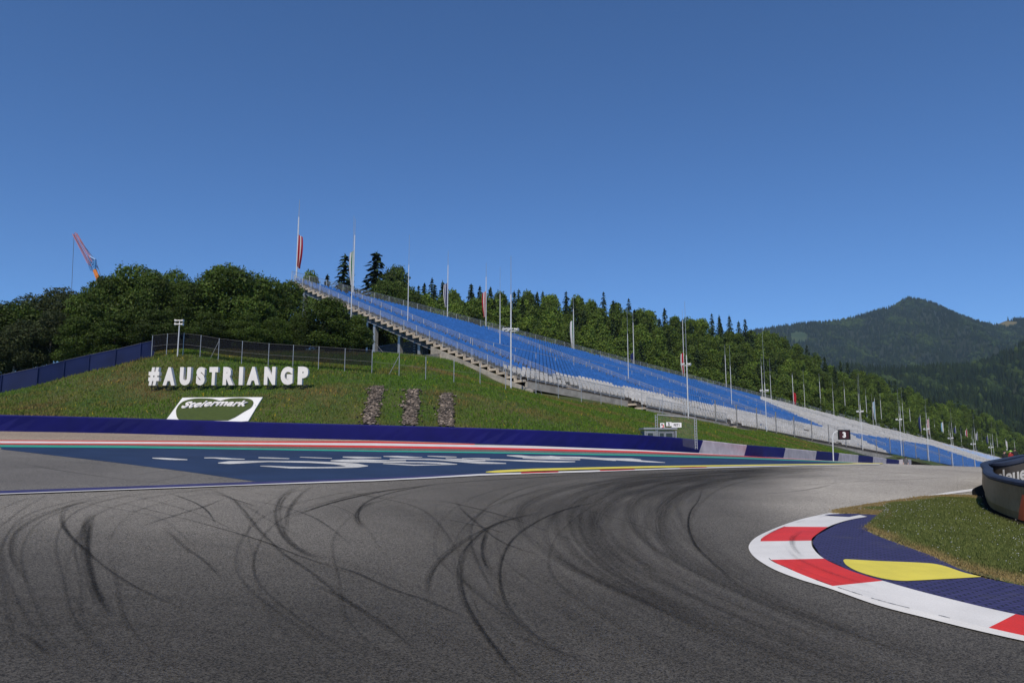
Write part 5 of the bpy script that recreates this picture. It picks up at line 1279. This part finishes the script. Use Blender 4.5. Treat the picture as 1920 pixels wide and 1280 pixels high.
# ------------------------------------------------------------------ far hills with woods
def hill(name, label, ridge, Yr, Yf, z0, back, spacing, th, seed, wlabel, meadows=(), pxr=None):
    rp_ = np.array(ridge, float); pxs_ = np.arange(rp_[0, 0], rp_[-1, 0]+1, (5 if Yr > 2000 else 10)); v_ = np.concatenate([np.linspace(0, 1, 80), [1.15, 1.4]])
    def pos(px, f):
        py = np.interp(px, rp_[:, 0], rp_[:, 1]); Y = Yf+(Yr-Yf)*f; dx = ray(px, 640)[0]; zr = ztop(px, py, Yr)-th*.8
        ff = min(f, 1); z = z0+(zr-z0)*(ff**1.15)
        nz = mnoise.noise((px*.012+seed, f*3.0, 0))*.10+mnoise.noise((px*.035+seed, f*8.0, 3))*.04
        z += (zr-z0)*nz*math.sin(PI*ff)
        if f > 1: z = zr-(f-1)*back
        return (dx*(Yr*.6+Y*.4), Y, z)
    mb = MB(); mb.grid([[pos(px, f) for px in pxs_] for f in v_]); mats_ = [M['forest_floor'], M['meadow'], M['dry_meadow']]
    for qi, fc_ in enumerate(mb.f):
        c_ = np.mean([mb.v[k_] for k_ in fc_], 0); pp = proj(*c_); pp = (pp[0]+6*mnoise.noise((c_[0]*.01, c_[1]*.01, 2)), pp[1]+4*mnoise.noise((c_[0]*.012, c_[1]*.012, 7)))
        if any(((pp[0]-mx_)/ax_)**2+((pp[1]-my_)/ay_)**2 < 1.1 for mx_, my_, ax_, ay_ in meadows): mb.m[qi] = 1 if pp[0] < 1700 else 2
    o = mb.build(name, mats_, smooth=True); tag(o, label, 'hill', kind='structure')
    r = random.Random(seed); V = []; Fc = []; cols = []
    width = (rp_[-1, 0]-rp_[0, 0])/1413*Yr; n = int(width*math.hypot(Yr-Yf, 300)/spacing**2)
    def cone(x, y, z, h, w, c):
        i = len(V); n6 = 5; a0 = r.uniform(0, 6)
        for zz, rr in ((.0, 1.0), (.4, .55), (.38, .72)):
            for k in range(n6): V.append((x+w*rr*math.cos(a0+k*1.2566)*r.uniform(.8, 1.2), y+w*rr*math.sin(a0+k*1.2566)*r.uniform(.8, 1.2), z+h*zz)); cols.append(c)
        V.append((x, y, z+h)); cols.append(c)
        for k in range(n6):
            q = (k+1) % n6; Fc.append((i+k, i+q, i+n6+q, i+n6+k)); Fc.append((i+2*n6+k, i+2*n6+q, i+3*n6))
    def blob(x, y, z, h, w, c):
        i = len(V); n6 = 6; a0 = r.uniform(0, 6)
        for zz, rr in ((.1, .7), (.45, 1.0), (.8, .7)):
            for k in range(n6): V.append((x+w*rr*math.cos(a0+k*1.0472)*r.uniform(.75, 1.25), y+w*rr*math.sin(a0+k*1.0472)*r.uniform(.75, 1.25), z+h*zz*r.uniform(.9, 1.1))); cols.append(c)
        V.append((x, y, z+h)); cols.append(c)
        for t_ in range(2):
            for k in range(n6): q = (k+1) % n6; Fc.append((i+t_*n6+k, i+t_*n6+q, i+(t_+1)*n6+q, i+(t_+1)*n6+k))
        for k in range(n6): Fc.append((i+2*n6+k, i+2*n6+(k+1) % n6, i+3*n6))
    for j in range(n):
        px = r.uniform(rp_[0, 0], rp_[-1, 0]); f = r.random()**.85*1.02
        if j < n*.06: f = r.uniform(.985, 1.02)
        x, y, z = pos(px, f); pp = proj(x, y, z)
        if any(((pp[0]-mx_)/ax_)**2+((pp[1]-my_)/ay_)**2 < 1 for mx_, my_, ax_, ay_ in meadows): continue
        h = th*r.uniform(.7, 1.25); br = mnoise.noise((px*.03, f*9, seed)); light = br > .22+r.uniform(-.25, .25)
        b = r.uniform(.6, 1.3)*(1+.35*br); c = (b*1.5, b*1.45, b*1.1, 1) if light else (b*.8, b*.85, b*.85, 1)
        (blob if light else cone)(x, y, z-1, h*(.8 if light else 1), th*(.3 if light else .23)*r.uniform(.8, 1.25), c)
    me = bpy.data.meshes.new('forest'); me.from_pydata(V, [], Fc); me.materials.append(M['far_wood']); ca = me.color_attributes.new('col', 'FLOAT_COLOR', 'POINT'); ca.data.foreach_set('color', np.array(cols, np.float32).ravel())
    w_ = bpy.data.objects.new('forest', me); COL.objects.link(w_); tag(w_, wlabel, 'forest', kind='stuff'); print(name, n)
    for mx_, my_, ax_, ay_ in meadows:
        pass
    return pos
RIDGE = [(1330, 640), (1380, 624), (1425, 614), (1470, 608), (1500, 603), (1560, 599), (1600, 592), (1640, 581), (1660, 575), (1680, 570), (1695, 561), (1708, 556), (1725, 557.5), (1745, 561), (1760, 567), (1785, 579), (1800, 586), (1830, 597), (1850, 603), (1872, 602), (1890, 595), (1920, 594), (2000, 605), (2250, 570), (2600, 590)]
hill('mountain', 'distant wooded mountain with a rounded peak in blue haze', RIDGE, 2600, 1150, -40, 1400, 10.5, 15, 11, 'dense conifer wood covering the distant mountain', ((1499, 632, 17, 10), (1882, 607, 26, 6)))
R2 = [(1500, 705), (1562, 688), (1595, 681), (1671, 687), (1740, 682), (1774, 679), (1806, 680), (1844, 670), (1887, 654), (1920, 636), (1980, 610), (2100, 560), (2300, 520), (2500, 540)]
hill('hill', 'dark wooded hillside rising at the right edge in front of the mountain', R2, 1100, 480, -30, 500, 6.6, 13, 23, 'dark mixed wood covering the right hillside')
# ------------------------------------------------------------------ grass blades
def blades(name, X, Y, Z, hgt, wid, col, m, label, lean=.5):
    n = len(X); a = rng.random(n)*2*PI; V = np.empty((n, 3, 3)); dx = np.cos(a)*wid/2; dy = np.sin(a)*wid/2
    b = rng.random(n)*2*PI; l = hgt*lean*rng.random(n)
    V[:, 0] = np.stack([X-dx, Y-dy, Z], 1); V[:, 1] = np.stack([X+dx, Y+dy, Z], 1); V[:, 2] = np.stack([X+np.cos(b)*l, Y+np.sin(b)*l, Z+hgt], 1)
    me = bpy.data.meshes.new(name); me.vertices.add(n*3); me.loops.add(n*3); me.polygons.add(n)
    me.vertices.foreach_set('co', V.ravel()); me.loops.foreach_set('vertex_index', np.arange(n*3, dtype=np.int32)); me.polygons.foreach_set('loop_start', np.arange(0, n*3, 3, dtype=np.int32)); me.polygons.foreach_set('loop_total', np.full(n, 3, np.int32))
    me.materials.append(m); me.update(calc_edges=True); ca = me.color_attributes.new('col', 'FLOAT_COLOR', 'POINT')
    ca.data.foreach_set('color', np.concatenate([np.repeat(col, 3, 0), np.ones((n*3, 1))], 1).ravel().astype(np.float32))
    o = bpy.data.objects.new(name, me); COL.objects.link(o); tag(o, label, 'grass', kind='stuff'); return o
def vnoise(X, Y, s, o=0):
    return np.array([mnoise.noise((x*s+o, y*s, o)) for x, y in zip(X, Y)])
# bank
N_b = 560000
X = rng.uniform(-46, 66, N_b); Y = 38+(rng.random(N_b)**1.25)*58
ok = (Y > ywall(X)+1.0)
q = np.stack([X, Y], 1)-F0; sv = q@Bk; tv = q@E
ok &= ~((sv > -2.2) & (tv > -1.0)) & (np.abs(X) < Y*.74)
X, Y = X[ok], Y[ok]; Z = Bf.many(X, Y)
d_ = Y*CT+(Z-CAMZ)*ST; PX = 960+F*X/d_; PY = 640-F*((-Y*ST+(Z-CAMZ)*CT))/d_
inb = np.zeros(len(X), bool)
for tl, tr, br, bl in (((698, 727), (718, 726), (700, 797), (683, 796)), ((766, 733), (784, 733), (780, 798), (757, 797)), ((828, 740), (844, 740), (848, 800), (826, 799)), ((342, 748), (492, 747), (466, 791), (305, 789))):
    f = (PY-tl[1])/(bl[1]-tl[1]); l_ = tl[0]+(bl[0]-tl[0])*f; r_ = tr[0]+(br[0]-tr[0])*f; inb |= (f > -.02) & (f < 1.2) & (PX > l_) & (PX < r_) & ((rng.random(len(X)) < .86) | (PX < 600))
X, Y, Z, PX, PY = X[~inb], Y[~inb], Z[~inb], PX[~inb], PY[~inb]
n1_ = vnoise(X, Y, .22, 3); n2_ = vnoise(X, Y, .7, 9); n3_ = vnoise(X, Y, 2.2, 5); rr = rng.random(len(X))
n0_ = vnoise(X, Y, .09, 21)
dry = np.clip(.14+.1*(PX < 900)+n0_*.6+n1_*1.1+n2_*.6+n3_*.45+.16*((PX < 620)*1.)-.14*(PX > 880)-.12*(PY < 700)*(PX > 250), 0, 1)*(.55+.75*rr)
g0 = np.array([.066, .148, .013]); g1 = np.array([.145, .24, .032]); d0 = np.array([.24, .165, .065])
f1 = rng.random((len(X), 1)); dd = np.clip(dry, 0, 1)[:, None]
col = (g0*(1-f1)+g1*f1)*(1-dd)+d0*dd*(.7+.6*f1)
yel = (rng.random(len(X)) < .006+.02*(n2_ > .3)); col[yel] = (.55, .42, .03)
hg = .07+.11*rng.random(len(X))*(1.15+n2_)+.1*(PY < 700)*rng.random(len(X))
blades('grass', X, Y, Z-.02, hg, .05+.03*rng.random(len(X)), col/.85, M['blade'], 'rough meadow grass with dry brown patches on the bank', .9)
# island
ta = hits(resample(is_t, 120)); tb = hits(resample(is_b, 120)); kq = min(len(ta), len(tb)); ta, tb = ta[:kq], tb[:kq]
N_i = 260000
i_ = rng.integers(0, kq-1, N_i); fr = rng.random(N_i)[:, None]; f = rng.random(N_i)[:, None]
wts = np.linalg.norm(ta-tb, axis=1)+np.linalg.norm(np.gradient(ta, axis=0), axis=1); 
pA = ta[i_]*(1-fr)+ta[i_+1]*fr; pB = tb[i_]*(1-fr)+tb[i_+1]*fr; p = pA*(1-f)+pB*f
X, Y = p[:, 0], p[:, 1]; keep = (Y > 6.5) & (Y < 24); X, Y, f = X[keep], Y[keep], f[keep, 0]
de = np.min(np.stack([np.linalg.norm(pA[keep]-p[keep], axis=1), np.linalg.norm(pB[keep]-p[keep], axis=1)]), 0)
Z = P.many(X, Y)+.034; n2_ = vnoise(X, Y, 1.1, 4); rr = rng.random(len(X))
dry = np.clip(1.1-de/.8+n2_*.8+.7*smst(Y, 14, 17.5), 0, 1)*(.6+.65*rr)+.25*rr; dd = np.clip(dry, 0, 1)[:, None]; f1 = rng.random((len(X), 1))
col = (np.array([.07, .125, .025])*(1-f1)+np.array([.14, .2, .055])*f1)*(1-dd)+np.array([.36, .27, .12])*(.65+.6*f1)*dd
jit = rng.normal(size=(len(X), 2))*np.where(de < .25, .07, .02)[:, None]; X = X+jit[:, 0]; Y = Y+jit[:, 1]
blades('grass', X, Y, Z-.02*(de < .12), (.02+.045*rr)*(1-.35*dd[:, 0])*np.clip(.45+de*2, .45, 1), .012+.008*rr, col/.85, M['blade'], 'short grass with dry straw edges on the corner island', 1.0)
# clover heads
sel = (de > .55) & (rr < .0065) & (rng.random(len(X)) < np.clip(.5+n2_*1.3, .1, 1)) ; xs_, ys_, zs_ = X[sel], Y[sel], Z[sel]
mb = MB()
for x, y, z in zip(xs_, ys_, zs_):
    r = random.uniform(.004, .008); zz = z+random.uniform(.04, .075)
    i = len(mb.v); mb.v += [(x+r, y, zz), (x, y+r, zz), (x-r, y, zz), (x, y-r, zz), (x, y, zz+r), (x, y, zz-r)]
    for k in range(4): mb.f += [(i+k, i+(k+1) % 4, i+4), (i+(k+1) % 4, i+k, i+5)]; mb.m += [0, 0]
tag(mb.build('clover', M['flag_white']), 'tiny white clover heads sprinkled through the island grass', 'clover', kind='stuff')

# ------------------------------------------------------------------ light, air, camera
SUN_EL = math.radians(50); sdir = Vector((-.24, -.97, 0)).normalized()
w = bpy.data.worlds.new('World'); scene.world = w; w.use_nodes = True; nt = w.node_tree; N = nt.nodes; L = nt.links
bg = N['Background']; sk_ = N.new('ShaderNodeTexSky'); sk_.sky_type = 'NISHITA'; sk_.sun_disc = False
sk_.sun_elevation = SUN_EL; sk_.sun_rotation = math.atan2(sdir.x, sdir.y); sk_.altitude = 2500; sk_.air_density = 1.0; sk_.dust_density = 0; sk_.ozone_density = 10
hs_ = N.new('ShaderNodeHueSaturation'); hs_.inputs['Saturation'].default_value = 1.05; L.new(sk_.outputs[0], hs_.inputs['Color']); L.new(hs_.outputs[0], bg.inputs[0]); bg.inputs[1].default_value = .129
sl = bpy.data.lights.new('sun', 'SUN'); sl.energy = 3.9; sl.angle = math.radians(.53); sl.color = (1, .895, .72); so = bpy.data.objects.new('sun', sl); COL.objects.link(so)
dirv = Vector((sdir.x*math.cos(SUN_EL), sdir.y*math.cos(SUN_EL), math.sin(SUN_EL))); so.rotation_euler = dirv.to_track_quat('Z', 'Y').to_euler(); so.location = (0, 0, 300)
hz = MB(); hz.box((700, 1500, 250), 4400, 3700, 700); hm = bpy.data.materials.new('haze'); nt, N, L = nodes(hm); out = N.new('ShaderNodeOutputMaterial'); pv = N.new('ShaderNodeVolumePrincipled')
pv.inputs['Color'].default_value = (.5, .72, 1, 1); pv.inputs['Density'].default_value = .00007; L.new(pv.outputs[0], out.inputs['Volume'])
ho = hz.build('haze', hm); tag(ho, 'thin blue summer haze over the valley', 'haze', kind='stuff')
cam = bpy.data.cameras.new('camera'); co = bpy.data.objects.new('camera', cam); COL.objects.link(co); co.location = (0, 0, CAMZ); co.rotation_euler = (PI/2+TH, 0, 0)
cam.sensor_width = 36; cam.lens = 36*F/1920; cam.clip_end = 20000; cam.clip_start = .1; scene.camera = co
scene.view_settings.view_transform = 'Standard'; scene.view_settings.look = 'None'; scene.view_settings.exposure = 0; scene.view_settings.gamma = 1
cy = scene.cycles; cy.use_denoising = True; cy.max_bounces = 5; cy.diffuse_bounces = 2; cy.glossy_bounces = 2; cy.transmission_bounces = 2; cy.transparent_max_bounces = 24; cy.volume_bounces = 0
try: cy.denoiser = 'OPENIMAGEDENOISE'
except Exception: pass
